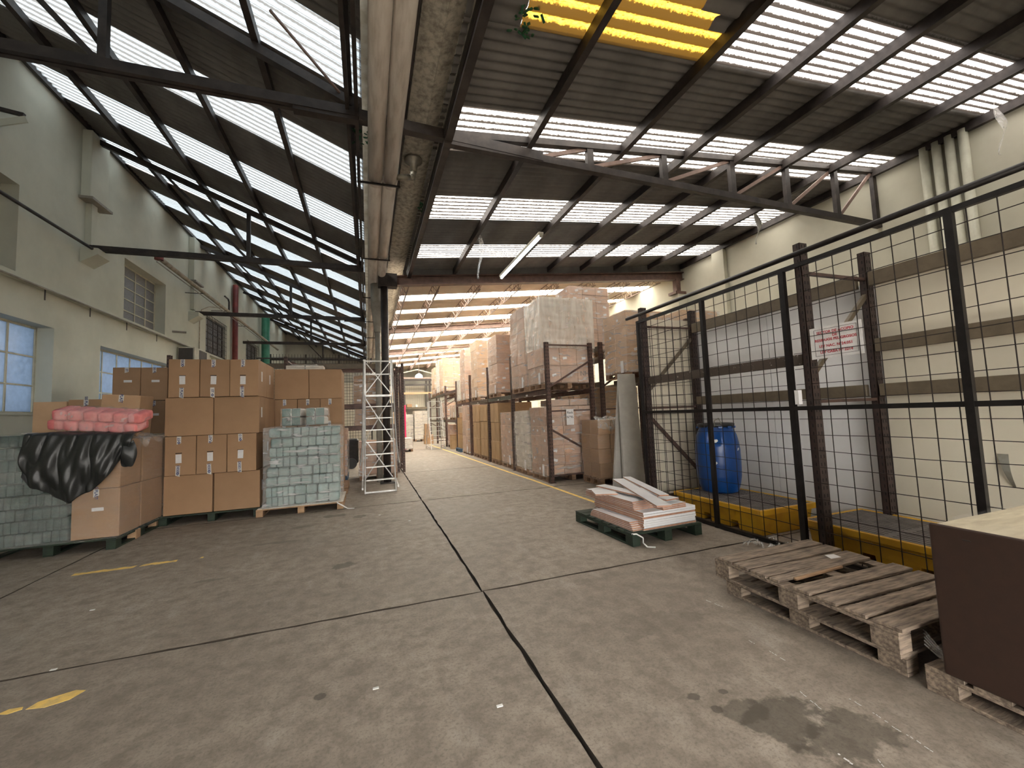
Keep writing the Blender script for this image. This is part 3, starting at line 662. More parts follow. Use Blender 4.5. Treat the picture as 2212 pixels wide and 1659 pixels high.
# block behind the teal packs
pallet(-1.76, 9.2, -.42, 10.25, M['wood_pallet'], 'wooden pallet under the carton block behind the teal paper packs', far=True)
for r, (zz, n_) in enumerate([(.142, 2), (.748, 3), (1.355, 3), (1.962, 2)]):
    W = 1.24; w_ = W/n_; row = ('bottom', 'second', 'third', 'top')[r]
    for dd, (y0, d_) in enumerate(((9.2, .5), (9.72, .5))):
        for c in range(n_):
            nm = (pos3 if n_ == 3 else pos2)[c]
            carton(-1.745+c*w_, y0, zz, w_-.004, d_, .604, '%s %s carton, %s row of the block behind the teal packs' % (nm, ('front', 'rear')[dd], row), face='front' if (n_ == 3 and dd == 0) else None, texts=[('SES D', 'ST*'), ('D*', 'PL'), ('ST*', 'D*')][c % 3], paper=False)
b = MB(); b.grid(lambda u, v: (-1.58+.72*u, 9.3+.35*v, 2.575 + .10*min(1, 6*min(u, 1-u, v+.05, 1.05-v)) * (1+.25*math.sin(9*u)*math.cos(5*v))), 16, 6)
t = thing('wrapped_bundle', 'pale film wrapped bundle lying on top of the carton block behind the teal packs', 'bundle')
b.obj('film', M['film_clear'], t, smooth=True)
for k in range(2): MB().box(-1.56+.36*k, 9.32, 2.568, -1.22+.36*k, 9.62, 2.655).obj('contents', M['carton_white'], t, bev=.01)
# block at the left rear
pallet(-4.32, 9.25, -3.08, 10.3, M['wood_pallet'], 'wooden pallet under the far left carton block below the window', far=True)
for r, zz in enumerate((.142, .77, 1.39, 2.005)):
    for c in range(3):
        for dd, y0 in enumerate((9.28, 9.80)):
            carton(-4.315+c*.41, y0, zz, .405, .5, .608, '%s %s carton in the %s row of the far left block under the window' % (pos3[c], ('front', 'rear')[dd], ('bottom', 'second', 'third', 'top')[r]), face='label' if dd == 0 and r > 1 else None, texts=[('ST',), ('SIS PL',), ('DES',)][c])
# ------------------------------------------------------------------ big film-wrapped load at the far left
pallet(-4.32, 6.68, -3.02, 8.0, M['wood_green'], 'green pallet under the film wrapped load with the black bag, left edge', h=.14)
for k, (x, y) in enumerate(((-3.06, 7.2), (-3.1, 7.86), (-3.02, 6.72))):
    link('block', boxmesh(.10, .12, .12, M['wood_raw'], .004), None, (x, y, 0), label='raw wood pallet block under the wrapped load edge, %s' % ('middle', 'rear', 'front corner')[k], cat='block') if k < 2 else None
def rcell(w_, d_, h_, mt, bev=.25, name='roll'):
    k = ('c', round(w_, 3), round(d_, 3), round(h_, 3), mt.name)
    if k not in _bc:
        _bc[k] = MB().box(-w_/2, -d_/2, 0, w_/2, d_/2, h_).mesh(name, mt, min(w_, d_, h_)*bev, 3, True)
    return _bc[k]
def packmesh(n, L, D, H, mt, axis, key):
    """one sleeve of rolls: n rounded blocks in a row"""
    k = ('pack', n, round(L, 3), round(D, 3), round(H, 3), mt.name, axis)
    if k in _bc: return _bc[k]
    bm = bmesh.new(); c = L/n
    for i in range(n):
        w_, d_ = (c*.985, D) if axis == 'x' else (D, c*.985); o = -L/2+c*(i+.5)
        m_ = rcell(w_, d_, H, mt, .26); tmp = m_.copy(); tmp.transform(Matrix.Translation((o, 0, 0) if axis == 'x' else (0, o, 0))); bm.from_mesh(tmp)
    me = bpy.data.meshes.new('tissue_pack'); bm.to_mesh(me); bm.free(); me.materials.append(mt)
    for p in me.polygons: p.use_smooth = True
    _bc[k] = me; return me
def filmbox(x0, y0, z0, x1, y1, z1, mt, parent, amp=.010, top=True, name='stretch_film', bottom_flare=0, seed=0, sides='fblr', soft=0):
    """a creased skin of stretch film around a load"""
    r = random.Random(seed); ph = [r.uniform(0, 6.28) for _ in range(8)]
    f = lambda a, z: amp*(math.sin(9*a+ph[0]+3*z)+.7*math.sin(17*a+ph[1]-9*z)+.5*math.sin(31*z+ph[2]+4*a)+.5*math.sin(53*z+ph[3]))*.6
    g = lambda z: bottom_flare*max(0, 1-(z-z0)/.25)**2
    b = MB(); nz = 26; nx = max(6, int((x1-x0)*14)); ny = max(6, int((y1-y0)*14)); e = .012
    if 'f' in sides: b.grid(lambda u, v: (x0-e+(x1-x0+2*e)*u, y0-e-g(z0+(z1-z0)*v)+f(u*(x1-x0), z0+(z1-z0)*v)*min(1, 8*u, 8*(1-u)), z0+(z1-z0)*v), nx, nz)
    if 'b' in sides: b.grid(lambda u, v: (x1+e-(x1-x0+2*e)*u, y1+e+f(u, v), z0+(z1-z0)*v), nx, 8)
    if 'l' in sides: b.grid(lambda u, v: (x0-e-g(z0+(z1-z0)*v)+f(3+u*(y1-y0), z0+(z1-z0)*v)*min(1, 8*u, 8*(1-u)), y1+e-(y1-y0+2*e)*u, z0+(z1-z0)*v), ny, nz)
    if 'r' in sides: b.grid(lambda u, v: (x1+e+f(7+u*(y1-y0), z0+(z1-z0)*v)*min(1, 8*u, 8*(1-u)), y0-e+(y1-y0+2*e)*u, z0+(z1-z0)*v), ny, nz)
    if top: b.grid(lambda u, v: (x0-e+(x1-x0+2*e)*u, y0-e+(y1-y0+2*e)*v, z1+.004+abs(f(5*u, v))*.8), 10, 10)
    return b.obj(name, mt, parent, smooth=True)
t = thing('wrapped_load', 'film wrapped pallet load of green paper packs and cartons, left edge of the frame', 'wrapped load')
zz = .145
for L in range(9):
    h_ = .148; y = 6.72
    n_ = 2 if L % 2 else 3
    for c in range(n_):
        L_ = .72/n_*1.0
        x = -4.28+.74*(c+.5)/n_+rnd(-.01, .01)
        link('tissue_pack', packmesh(5 if n_ == 2 else 3, .74/n_*.98, .26, h_-.006, M['green_tissue'], 'x', 0), t, (x, y+.14+rnd(0, .04), zz+rnd(-.006, .006)), rnd(-.04, .04)); link('tissue_pack', packmesh(5 if n_ == 2 else 3, .74/n_*.98, .26, h_-.006, M['green_tissue'], 'x', 0), t, (x, y+.42, zz))
    zz += h_
MB().box(-4.27, 7.28, .145, -3.56, 7.95, 1.44).obj('inner_packs', M['green_tissue'], t, bev=.05, seg=2)
for r in range(2):
    for dd, (y0, d_) in enumerate(((6.74, .50), (7.28, .62))):
        c_ = carton(-3.50, y0, .145+r*.615, .48, d_, .612, None, face='label' if dd == 0 else None, texts=('S PLAST',), mt='carton_light' if 0 else 'carton', parent=t)
filmbox(-4.31, 6.70, .13, -3.0, 7.95, 1.385, M['film_thin'], t, amp=.008, seed=3, sides='fr', top=False)
b = MB(); b.grid(lambda u, v: (-4.31+.83*u, 6.69-.004+.012*math.sin(40*u+9*v)+.01*math.sin(23*v), .13+1.36*v), 24, 30); b.obj('stretch_film', M['film_green'], t, smooth=True)
b = MB(); b.grid(lambda u, v: (-3.3+.34*u+.02*math.sin(9*v), 7.0+1.0*v, 1.395+.03*math.sin(11*v+3*u)+.02*math.sin(23*u+5*v)+(-.11*max(0, u-.8)*5*abs(math.sin(8*v)))), 12, 20); b.obj('stretch_film', M['film_clear'], t, smooth=True)
MB().box(-4.0, 6.75, 1.495, -3.88, 6.82, 1.50).obj('paper_slip', M['paper'], t)
# black bin bag draped over the front
def bagpt(u, v):
    a = u*2-1                                  # -1..1 across
    xc, hw = -3.36, .53
    low = .66 + (.36 if a < 0 else .52)*abs(a+.08)**1.7 + .02*math.sin(9*a)
    top = 1.485-.05*u
    fold = .045*math.sin(6.5*a*(1.25-.5*v)+1.2*v+1)*(.25+v)+.016*math.sin(15*a-5*v+2*math.sin(3*v))+.006*math.sin(31*a+11*v)
    bulge = .075*math.sin(math.pi*min(1, v*1.0))*(1-a*a*.6)
    if v < .12:
        q = v/.12; return (xc+hw*a*(.92+.08*q), 6.95-(.95-.62)*0-.30*q, top+.012+.012*math.sin(9*a))
    q = (v-.12)/.88
    return (xc+hw*a*(1+.03*math.sin(3.1*q)-.05*q)-.03*q, 6.655-bulge-abs(fold)-.02, top+(low-top)*q+.012*math.sin(17*a)*q)
b = MB(); b.grid(bagpt, 90, 60)
o = b.obj('bin_bag', M['bin_bag'], None, smooth=True, label='black plastic bag draped over the front of the wrapped load', cat='plastic bag')
md = o.modifiers.new('s', 'SOLIDIFY'); md.thickness = .004
b = MB()
b.grid(lambda u, v: (-2.90+.07*math.cos(6.28*u)*(.6+.5*math.sin(3.14*v))+.03*math.sin(14*u), 6.60+.05*math.sin(6.28*u)*math.sin(3.14*v)+.0, 1.34-.30*v+.02*math.sin(19*u)), 26, 10)
b.obj('bag_corner', M['bin_bag'], o, smooth=True)
# pink pack
t = thing('tissue_pack', 'pink paper roll pack in clear film lying on top of the black bag', 'pack', (-3.33, 6.92, 1.50)); t.rotation_euler = (.25, .10, -.06)
for r in range(2):
    for c in range(6): link('roll', rcell(.150, .30, .128, M['pink_tissue'], .3), t, (-.40+c*.158+(.05 if r else 0), .02, r*.134+.01))
b = MB()
def pk(u, v):
    a = 2*math.pi*v; s_ = min(1, 7*u+.25, 7*(1-u)+.3); cx_ = .51*(2*u-1)+.02
    cz = .14+.14*s_*max(-1, min(1, 1.35*math.sin(a)))+.008*math.sin(40*u); return (cx_, .02+.165*s_*max(-1, min(1, 1.35*math.cos(a)))+.006*math.sin(50*u+9*v), cz)
b.grid(pk, 40, 28); b.obj('film_sleeve', filmmat('film_pink', .06, .42, (2, 2, 2), 4, (.95, .80, .78), .5), t, smooth=True)
# tilted carton and the ones behind
carton(-3.62, 7.45, 1.40, .44, .45, .60, 'tilted taped carton standing on top of the wrapped load', face='label', texts=('PLAST',), mt='carton_light', tilt=(.02, .07, .05))
carton(-4.26, 8.05, .0, .42, .45, .66, 'lowest carton of the narrow stack between wrapped load and window wall')
carton(-4.26, 8.05, .662, .42, .45, .66, 'middle carton of the narrow stack between wrapped load and window wall')
carton(-4.26, 8.05, 1.325, .42, .45, .65, 'upper taped carton behind the pink pack', face='label', texts=('SIS PLAST',))
t = thing('wooden_crate', 'pale upright board crate beside the low window behind the pink pack', 'crate', (-4.47, 8.2, 0))
MB().box(-.20, -.12, 0, .18, -.10, 1.95).obj('front_board', M['carton_light'], t); MB().box(-.20, -.10, 0, -.17, .3, 1.95).obj('side_board', M['kraft'], t); MB().box(.15, -.10, 0, .18, .3, 1.95).obj('side_board', M['carton_light'], t); MB().box(-.2, .3, 0, .18, .32, 1.95).obj('back_board', M['carton_light'], t)

# ------------------------------------------------------------------ teal pack pallet
pallet(-1.72, 7.72, -.42, 8.75, M['wood_raw'], 'raw wood pallet under the film wrapped teal paper packs', h=.12)
t = thing('wrapped_load', 'film wrapped stack of teal paper packs on a pallet, beside the tall carton block', 'wrapped load')
MB().box(-1.70, 7.72, .121, -.42, 8.72, .132).obj('base_sheet', M['carton_white'], t)
zz = .134; R = random.Random(5)
rows = [[5, 2, 2], [5, 2, 2], [2, 2, 4], [2, 2, 4], [4, 2, 2], [4, 2, 2], [2, 4, 0], [2, 4, 0]]
for L, rr in enumerate(rows):
    h_ = .160; x = -1.60+(.06 if L > 3 else 0)+R.uniform(-.01, .01); xe = -.48; tot = sum({5: .44, 4: .44, 2: .36, 0: 0}[k] for k in rr); sc_ = (xe-x)/tot
    if L > 5: sc_ = (xe-x)/1.12; 
    items = [(2, .36), (4, .76)] if L > 5 else [(k, {5: .44, 4: .44, 2: .36}[k]) for k in rr]
    for k, ln in items:
        ln *= sc_; me = packmesh({5: 5, 4: 4, 2: 2}[k] if ln < .6 else 6, ln*.975, .30, h_-.006, M['teal_tissue'], 'x', 0)
        link('tissue_pack', me, t, (x+ln/2, 7.905+R.uniform(-.02, .03), zz+R.uniform(-.004, .006)), R.uniform(-.035, .035)); x += ln
    for q in range(2): link('tissue_pack', packmesh(4, .60, .34, h_-.006, M['teal_tissue'], 'y', 0), t, (-.66-.36*q-.02, 8.37, zz))
    link('tissue_pack', packmesh(4, .60, .30, h_-.006, M['teal_tissue'], 'y', 0), t, (-1.36, 8.37, zz)); zz += h_
filmbox(-1.61, 7.735, .13, -.47, 8.69, 1.425, M['film_teal'], t, amp=.012, bottom_flare=.05, seed=11)
t2 = MB(); t2.grid(lambda u, v: (-.52+.28*u, 7.72-.10*u+.05*(v-.5)*(1-u)*2, .115-.113*min(1, 1.6*u)+.012*abs(math.sin(9*v))), 10, 6); t2.obj('film_tail', M['litter'], t, smooth=True)
for k, (x, rz_) in enumerate(((-1.20, -.10), (-.84, -.06))):
    t = thing('tissue_pack', '%s of the two teal tied roll packs on top of the wrapped teal stack' % ('left', 'right')[k], 'pack', (x, 8.02, 1.445), rz_)
    for i in (-1, 1):
        for j in (0, 1):
            link('roll_bundle', rcell(.142, .46, .142, M['tape'], .26), t, (i*.073, 0, j*.148)); link('roll_end', rcell(.132, .03, .132, M['teal_tissue'], .3), t, (i*.073, -.228, .005+j*.148))
    b = MB(); r_ = random.Random(k)
    for q in range(26):
        a = q/26*6.283; b.bar((.0, -.262, .147), (.125*math.cos(a)*r_.uniform(.8, 1.1), -.246, .147+.125*math.sin(a)*r_.uniform(.8, 1.1)), .006, .003)
    b.obj('gathered_film', M['film_clear'], t)
    kn = MB().lathe([(.012, 0), (.02, .02), (.012, .04), (.045, .075), (.03, .08)], (0, 0, 0), 9).obj('knot', M['film_clear'], t, smooth=True)
    kn.rotation_euler = (math.pi/2+.5, 0, 0); kn.location = (.0, -.262, .145)
    filmbox(-.15, -.235, .0, .15, .235, .295, M['film_thin'], t, amp=.004, seed=k, name='film_sleeve', top=True)

# ------------------------------------------------------------------ ladders
def platform_ladder(loc, label, W, zp, ztop, rake, back, nst, small=False, rz=0):
    t = thing('platform_ladder', label, 'ladder', loc, rz); a = M['alu']
    ft = lambda z: rake*z/zp
    for s_ in (-1, 1):
        MB().bar((s_*W/2, 0, 0), (s_*(W/2-.02), rake, zp), .022, .06, (0, 1, 0)).obj('stringer', a, t)
        MB().bar((s_*(W/2+.06), rake+back, 0), (s_*(W/2-.01), rake+back*.55, zp), .028, .04, (0, 1, 0)).obj('rear_leg', a, t)
        MB().bar((s_*(W/2-.02), rake, zp-.05), (s_*(W/2-.02), rake, ztop), .035, .035).obj('guard_post', a, t)
        MB().bar((s_*(W/2-.01), rake+back*.55, zp-.05), (s_*(W/2-.01), rake+back*.55, ztop), .03, .03).obj('guard_post', a, t)
        MB().path([(s_*(W/2+.09), .28, .55), (s_*(W/2+.045), .35, .95), (s_*(W/2+.02), rake*.9, zp+.1), (s_*(W/2), rake+.02, ztop)], .016, 8).obj('handrail', a, t)
        MB().bar((s_*W/2, rake, ztop-.01), (s_*W/2, rake+back*.55, ztop-.01), .03).obj('side_rail', a, t)
        MB().bar((s_*(W/2+.05), .02, .10), (s_*(W/2+.06), rake+back, .10), .03, .04).obj('base_rail', a, t)
    for i in range(nst):
        z = zp*(i+1)/(nst+1)*1.0; x = W/2-.02
        MB().box(-x, ft(z)-.02, z-.010, x, ft(z)+.09, z+.008).obj('step', a, t)
    MB().box(-W/2+.02, rake-.04, zp-.03, W/2-.02, rake+back*.55, zp+.012).obj('platform', a, t)
    MB().bar((-W/2, .0, .025), (W/2, .0, .025), .02, .03).obj('foot_bar', a, t)
    for z in (zp+(ztop-zp)*.62, ztop): MB().bar((-W/2, rake+back*.55, z), (W/2, rake+back*.55, z), .028).obj('guard_rail', a, t)
    yb = lambda z: rake+back-(back*.45)*z/zp
    for (za, zb) in (() if small else ((.15, zp*.5), (zp*.5, zp-.05))):
        for s_ in (-1, 1): MB().bar((s_*(W/2), yb(za), za), (-s_*(W/2-.02), yb(zb)+.02*s_, zb), .016, .022).obj('cross_brace', a, t)
    for s_ in (() if small else (-1, 1)): MB().bar((s_*(W/2-.02), rake+back*.55+.02*s_, zp+.05), (-s_*(W/2-.05), rake+back*.55+.02*s_, ztop-.05), .015, .02).obj('cross_brace', a, t)
    return t
platform_ladder((.225, 8.95, 0), 'tall aluminium platform ladder in front of the dark column', .60, 2.03, 2.83, .72, .42, 7)
platform_ladder((3.02, 19.1, 0), 'small aluminium platform ladder far down the aisle by the pallet racks', .62, 1.46, 2.25, .6, .8, 6, True)

# ------------------------------------------------------------------ racks
def upright_frame(x0, x1, y, H, parent, mt='rack_brown', z0=0, W=.09, braces=True, holes=True):
    for x in (x0+W/2, x1-W/2):
        b = MB(); p = .022
        b.box(x-W/2, y-.035, 0, x+W/2, y-.030, H).box(x-W/2, y-.035, 0, x-W/2+.005, y+.035, H).box(x+W/2-.005, y-.035, 0, x+W/2, y+.035, H)
        b.box(x-W/2, y+.028, 0, x-W/2+.02, y+.035, H).box(x+W/2-.02, y+.028, 0, x+W/2, y+.035, H)
        o = b.obj('upright_post', M[mt], parent)
        MB().box(x-.07, y-.06, 0, x+.07, y+.06, .008).obj('foot_plate', M[mt], parent)
        if holes:
            s = MB()
            for k in range(int(H/.075)):
                z = .05+k*.075
                for dx in (-.022, .022): s.box(x+dx-.006, y-.0362, z, x+dx+.006, y-.0352, z+.032)
                s.box(x-W/2-.0012, y-.012, z, x-W/2-.0002, y-.002, z+.032)
            s.obj('slot_holes', M['slot_dark'], parent, kind='stuff')
    if braces:
        zs = [.15, .82, 1.5, 2.2, H-.1] if H > 2.9 else [.15, .8, 1.5, H-.1]
        b = zs
        for z in (zs[0], 1.52, H-.06): MB().bar((x0+W, y, z), (x1-W, y, z), .035, .03).obj('horizontal_brace', M[mt], parent)
        for k, (za, zb) in enumerate(((1.12, .55), (H-.42, 2.05))):
            MB().bar((x0+W, y, za if k == 0 else zb), (x1-W, y, zb if k == 0 else za), .03, .04).obj('diagonal_brace', M[mt], parent)
def rackbeam(x, y0, y1, z, mt, parent, h=.11, d=.045): MB().box(x-d/2, y0, z-h, x+d/2, y1, z).obj('load_beam', M[mt], parent, bev=.004)

rk = thing('pallet_rack', 'long brown pallet rack beside the aisle, with a paper sign on its end', 'rack')
FX, RX = 3.62, 4.78
ypost = [8.09, 10.4, 12.72, 15.2, 17.75, 20.5, 23.3, 26.2]
for y in ypost: upright_frame(FX, RX, y, 3.02, rk, holes=(y < 13))
for k, (a, c) in enumerate(zip(ypost, ypost[1:])):
    far = a > 17
    for z in ([2.0] if not far else [1.32, 2.66]):
        for x in (FX+.03, RX-.03): rackbeam(x, a+.045, c-.045, z, ['rack_brown', 'rack_green', 'cage_beam', 'rack_brown'][k % 4] if x < 4 else 'rack_brown', rk)
        for q in range(3): y = a+.4+q*(c-a-.8)/2; MB().box(FX+.05, y-.03, z-.02, RX-.05, y+.03, z).obj('cross_bar', M['rack_brown'], rk)
    MB().box(FX-.001, (a+c)/2-.06, 1.90, FX+.004, (a+c)/2+.06, 1.94).obj('beam_tag', M['paper'], rk) if not far else None
sg = thing('rack_sign', 'white paper sign with the rack number hanging on the rack end', 'sign', (4.13, 8.03, 1.21))
MB().box(-.088, -.002, 0, .088, .001, .34).obj('sheet', M['paper'], sg)
text('lettering', 'Rack', .072, M['ink_black'], sg, (0, -.003, .265), (math.pi/2, 0, 0), bold=.0008); text('lettering', 'N°95', .072, M['ink_black'], sg, (0, -.003, .165), (math.pi/2, 0, 0), bold=.0008)
# second row, back to back
rk2 = thing('pallet_rack', 'second pallet rack row behind the numbered one, reaching up to the wire cage', 'rack')
for y in (5.75, 8.12, 10.4, 12.7): upright_frame(4.98 if y > 6 else 5.3, 6.1, y, 3.05, rk2, holes=(y < 9))
for (a, c) in ((5.79, 8.08), (8.16, 10.36), (10.44, 12.66)):
    for x in (5.05 if a > 6 else 5.33, 6.05): rackbeam(x, a, c, 2.15 if a < 9 else 2.0, 'cage_beam', rk2)
    rackbeam(5.05 if a > 6 else 5.33, a, c, 2.70, 'cage_beam', rk2) if a < 9 else None
    if 8 < a < 9:
        for x in (5.05, 6.05): rackbeam(x, a, c, 2.98, 'cage_beam', rk2)
    rackbeam(5.05 if a > 6 else 5.33, a, c, 1.3, 'rack_brown', rk2) if a > 8 else None

# ------------------------------------------------------------------ wrapped loads in the racks
ink = M['ink_print']
def load(x0, y0, z0, x1, y1, z1, label, nx, ny, nz, mt='carton_pink', film='film', seed=0, pal=True, slip=True, group=None, prints=None, palmt='wood_pallet', jit=.011, labels=True, cap=None, palz=None):
    if pal: pallet(x0, y0, x1, y1, M[palmt], 'wooden pallet under the ' + ' '.join(label.split(',')[0].replace('film wrapped ', '').split()[:12]), z=z0-.14, far=True)
    t = thing('wrapped_load', label, 'wrapped load'); r = random.Random(seed+1)
    w_, d_, h_ = (x1-x0)/nx, (y1-y0)/ny, (z1-z0)/nz
    me = boxmesh(w_-.006, d_-.006, h_-.003, M[mt], .006, 'carton'); me2 = None
    for k in range(nz):
        jx, jy = r.uniform(-jit, jit), r.uniform(-jit, jit)
        for i in range(nx):
            for j in range(ny):
                if 0 < i < nx-1 and 0 < j < ny-1 and k < nz-1: continue
                if i == nx-1 and j not in (0,) and k < nz-1 and nx > 1: continue
                o = link('carton', me, t, (x0+w_*(i+.5)+jx, y0+d_*(j+.5)+jy, z0+h_*k))
                if labels and j == 0 and r.random() < .55 and h_ > .15:
                    link('label_slip', strip(min(.10, w_*.35), min(.055, h_*.3), M['paper']), o, (r.uniform(-.1, .1)*w_*2, -(d_-.006)/2, h_*.35)).rotation_euler = (0, r.uniform(-.3, .3), 0)
                elif prints and j == 0 and (i+k) % 2 == 0:
                    link('printed_mark', tp_print(prints), o, (0, -(d_-.006)/2-.001, h_*.5)).rotation_euler = (math.pi/2, 0, 0)
                if labels and i == 0 and r.random() < .3: link('label_slip', boxmesh(.001, .07, .05, M['paper'], 0), o, (-(w_-.006)/2-.0008, r.uniform(-.1, .1), h_*.4))
    if film:
        filmbox(x0-.004, y0-.004, z0-.03, x1+.004, y1+.004, z1, M[film], t, amp=.014, seed=seed, bottom_flare=.015, sides='flr')
    if cap: filmbox(x0-.02, y0-.02, z0+(z1-z0)*cap, x1+.02, y1+.02, z1+.01, M['film_heavy'], t, amp=.014, seed=seed+9, sides='flr', name='dust_cover')
    if slip: MB().box(x0-.026, y0+.12, z0-.03, x0-.022, y0+.22, z0+.22).obj('pallet_slip', M['paper'], t)
    return t
_pp = {}
def tp_print(body):
    if body not in _pp:
        cu = bpy.data.curves.new('p', 'FONT'); cu.body = body; cu.size = .15; cu.align_x = 'CENTER'; cu.align_y = 'CENTER'; cu.offset = .003; cu.extrude = .0003; cu.materials.append(ink)
        t = bpy.data.objects.new('x', cu); COL.objects.link(t); _pp[body] = bpy.data.meshes.new_from_object(t.evaluated_get(bpy.context.evaluated_depsgraph_get())); bpy.data.objects.remove(t)
    return _pp[body]
# upper level, from the near end
load(3.60, 8.16, 2.15, 4.86, 9.06, 4.03, 'huge film covered carton load on the near end of the upper rack level', 3, 2, 5, seed=1, prints='NHP', cap=.40, palmt='wood_pallet')
load(3.58, 9.16, 2.15, 4.75, 10.16, 4.10, 'tall film wrapped carton load on the upper level, second from the near end', 2, 2, 7, 'carton_pink', 'film', seed=2)
load(3.60, 11.50, 2.15, 4.72, 12.42, 3.86, 'film wrapped brown carton load on the upper level, third from the near end', 2, 2, 6, 'carton_pink', seed=3)
load(3.60, 13.85, 2.15, 4.72, 14.75, 4.12, 'film wrapped orange carton load on the upper level, fourth from the near end', 2, 2, 6, 'carton_light', seed=4)
load(3.60, 15.75, 2.15, 4.7, 16.62, 4.15, 'film wrapped carton load on the upper level, fifth from the near end', 2, 2, 6, 'carton_pink', seed=5)
load(3.66, 16.95, 2.15, 4.4, 17.6, 3.0, 'small white bagged load on the upper level between two tall ones', 2, 2, 3, 'carton_white', 'film_heavy', seed=6)
load(3.60, 20.7, 2.80, 4.72, 21.8, 4.45, 'film wrapped orange carton load high on the far rack, with two slips', 2, 2, 5, 'carton_light', seed=7)
load(3.60, 21.95, 2.80, 4.72, 22.9, 4.55, 'film wrapped pale load high on the far rack behind the orange one', 2, 2, 6, 'carton_white', seed=8)
load(3.60, 23.5, 2.80, 4.72, 24.6, 4.3, 'film wrapped load high on the last rack bay', 2, 2, 5, 'carton_light', seed=9)
load(3.64, 18.1, 1.46, 4.7, 19.3, 2.0, 'white bagged load on the middle level above the kraft drums', 3, 3, 2, 'carton_pink', 'film_heavy', seed=10)
load(3.64, 20.8, 1.46, 4.7, 21.9, 2.2, 'film wrapped load on the middle level of the far rack', 2, 2, 3, 'carton_pink', seed=12)
# floor level
load(3.62, 8.20, .145, 4.86, 9.08, 1.62, 'film wrapped carton load on the floor under the rack sign', 3, 3, 7, 'carton_pink', seed=13)
b = MB(); t = thing('wrapped_load', 'loose wrapped top layer of cartons above the load under the rack sign', 'wrapped load')
for k, x in enumerate((3.82, 4.28)): carton(x, 8.3, 1.632, .44, .6, .14, None, mt='carton_pink', parent=t)
filmbox(3.8, 8.28, 1.632, 4.76, 8.95, 1.785, M['film'], t, seed=21)
load(3.62, 9.30, .145, 4.7, 10.22, 1.56, 'film wrapped grey load on the floor, second from the rack end', 2, 2, 5, 'carton_white', seed=14, jit=.014)
load(3.66, 10.58, .145, 4.7, 11.52, 1.54, 'film wrapped load with a tall slip on the floor, third from the rack end', 2, 2, 4, 'carton_pink', seed=15, jit=.014)
def plain(x0, y0, nx, ny, hs, label, w_=.55, d_=.42, ms=None):
    z = .142; pallet(x0, y0, x0+nx*w_, y0+ny*d_, M['wood_pallet'], 'dark pallet under the %s' % label, far=True)
    for r, h_ in enumerate(hs):
        for i in range(nx):
            for j in range(ny):
                carton(x0+i*w_+(.01 if r % 2 else 0), y0+j*d_, z, w_-.01, d_-.01, h_, '%s %s carton, layer %s, %s' % (('aisle-side', 'inner')[i], ('near', 'far', 'third')[j], ('one', 'two', 'three')[r], label), mt='kraft')
        z += h_+.004
plain(3.64, 11.70, 2, 2, (.55, .56, .58), 'plain tall carton stack at the second rack post')
plain(3.64, 12.95, 2, 2, (.55, .58, .52), 'plain carton stack just beyond the second rack post')
plain(3.64, 13.95, 2, 2, (.55, .56, .58), 'plain carton stack before the fourth rack post', d_=.45)
load(3.60, 15.45, .10, 4.6, 16.45, 1.90, 'pink film wrapped tall load on the floor beyond the fourth rack post', 1, 2, 3, 'carton_pink', seed=16)
def octdrum(x, y, z, r, h_, label, mt='kraft'):
    t = thing('cardboard_drum', label, 'drum', (x, y, z)); b = MB().lathe([(r, 0), (r, h_-.03)], (0, 0, 0), 8); b.obj('barrel', M[mt], t, bev=.004)
    MB().lathe([(r+.008, 0), (r+.008, .04)], (0, 0, h_-.04), 8).obj('lid', M['carton'], t)
pallet(3.55, 16.8, 4.6, 17.7, M['wood_blue'], 'blue painted pallet under the eight-sided cardboard drums', far=True)
for k, (y, n_) in enumerate(((17.05, 'near'), (17.52, 'far'))):
    octdrum(3.85, y, .142, .235, .62, '%s eight-sided kraft drum, lower one, on the blue pallet' % n_); octdrum(3.85, y, .765, .235, .66, '%s eight-sided kraft drum, upper one, on the blue pallet' % n_)
carton(3.66, 16.9, 1.427, .4, .4, .2, 'small carton lying on top of the eight-sided drums', mt='carton_light')
octdrum(3.75, 18.9, .0, .22, .66, 'round kraft drum on the floor under the white bagged load')
load(3.7, 19.4, .145, 4.6, 20.3, 1.1, 'low film wrapped load on the floor behind the small ladder', 2, 2, 4, 'carton_pink', seed=18)
# second row loads
load(5.02, 9.46, 3.12, 6.20, 10.26, 4.79, 'tallest film wrapped load, nearly touching the roof beam, second rack row', 3, 2, 8, 'carton_pink', seed=19)
load(5.06, 7.15, 2.29, 6.1, 8.0, 3.56, 'film wrapped carton load with ring marks beside the cage post', 2, 2, 4, 'carton_light', seed=20, prints='O')
load(5.45, 5.95, 2.29, 6.3, 6.95, 3.28, 'orange carton load seen over the wire cage corner', 2, 2, 3, 'carton_light', seed=22)
load(5.08, 8.3, .6, 6.1, 9.3, 2.02, 'film wrapped pale load seen through the rack under the second row beam', 2, 2, 4, 'carton_light', seed=23, slip=False, pal=False)
MB().box(5.08, 8.3, 0, 6.1, 9.3, .59).obj('carton', M['carton'], None, label='large plain carton base under the pale load in the second rack row', cat='carton')
load(5.08, 9.6, .145, 6.1, 10.3, 1.9, 'brown wrapped load behind the numbered rack, second row', 2, 2, 4, 'carton', seed=24, slip=False)
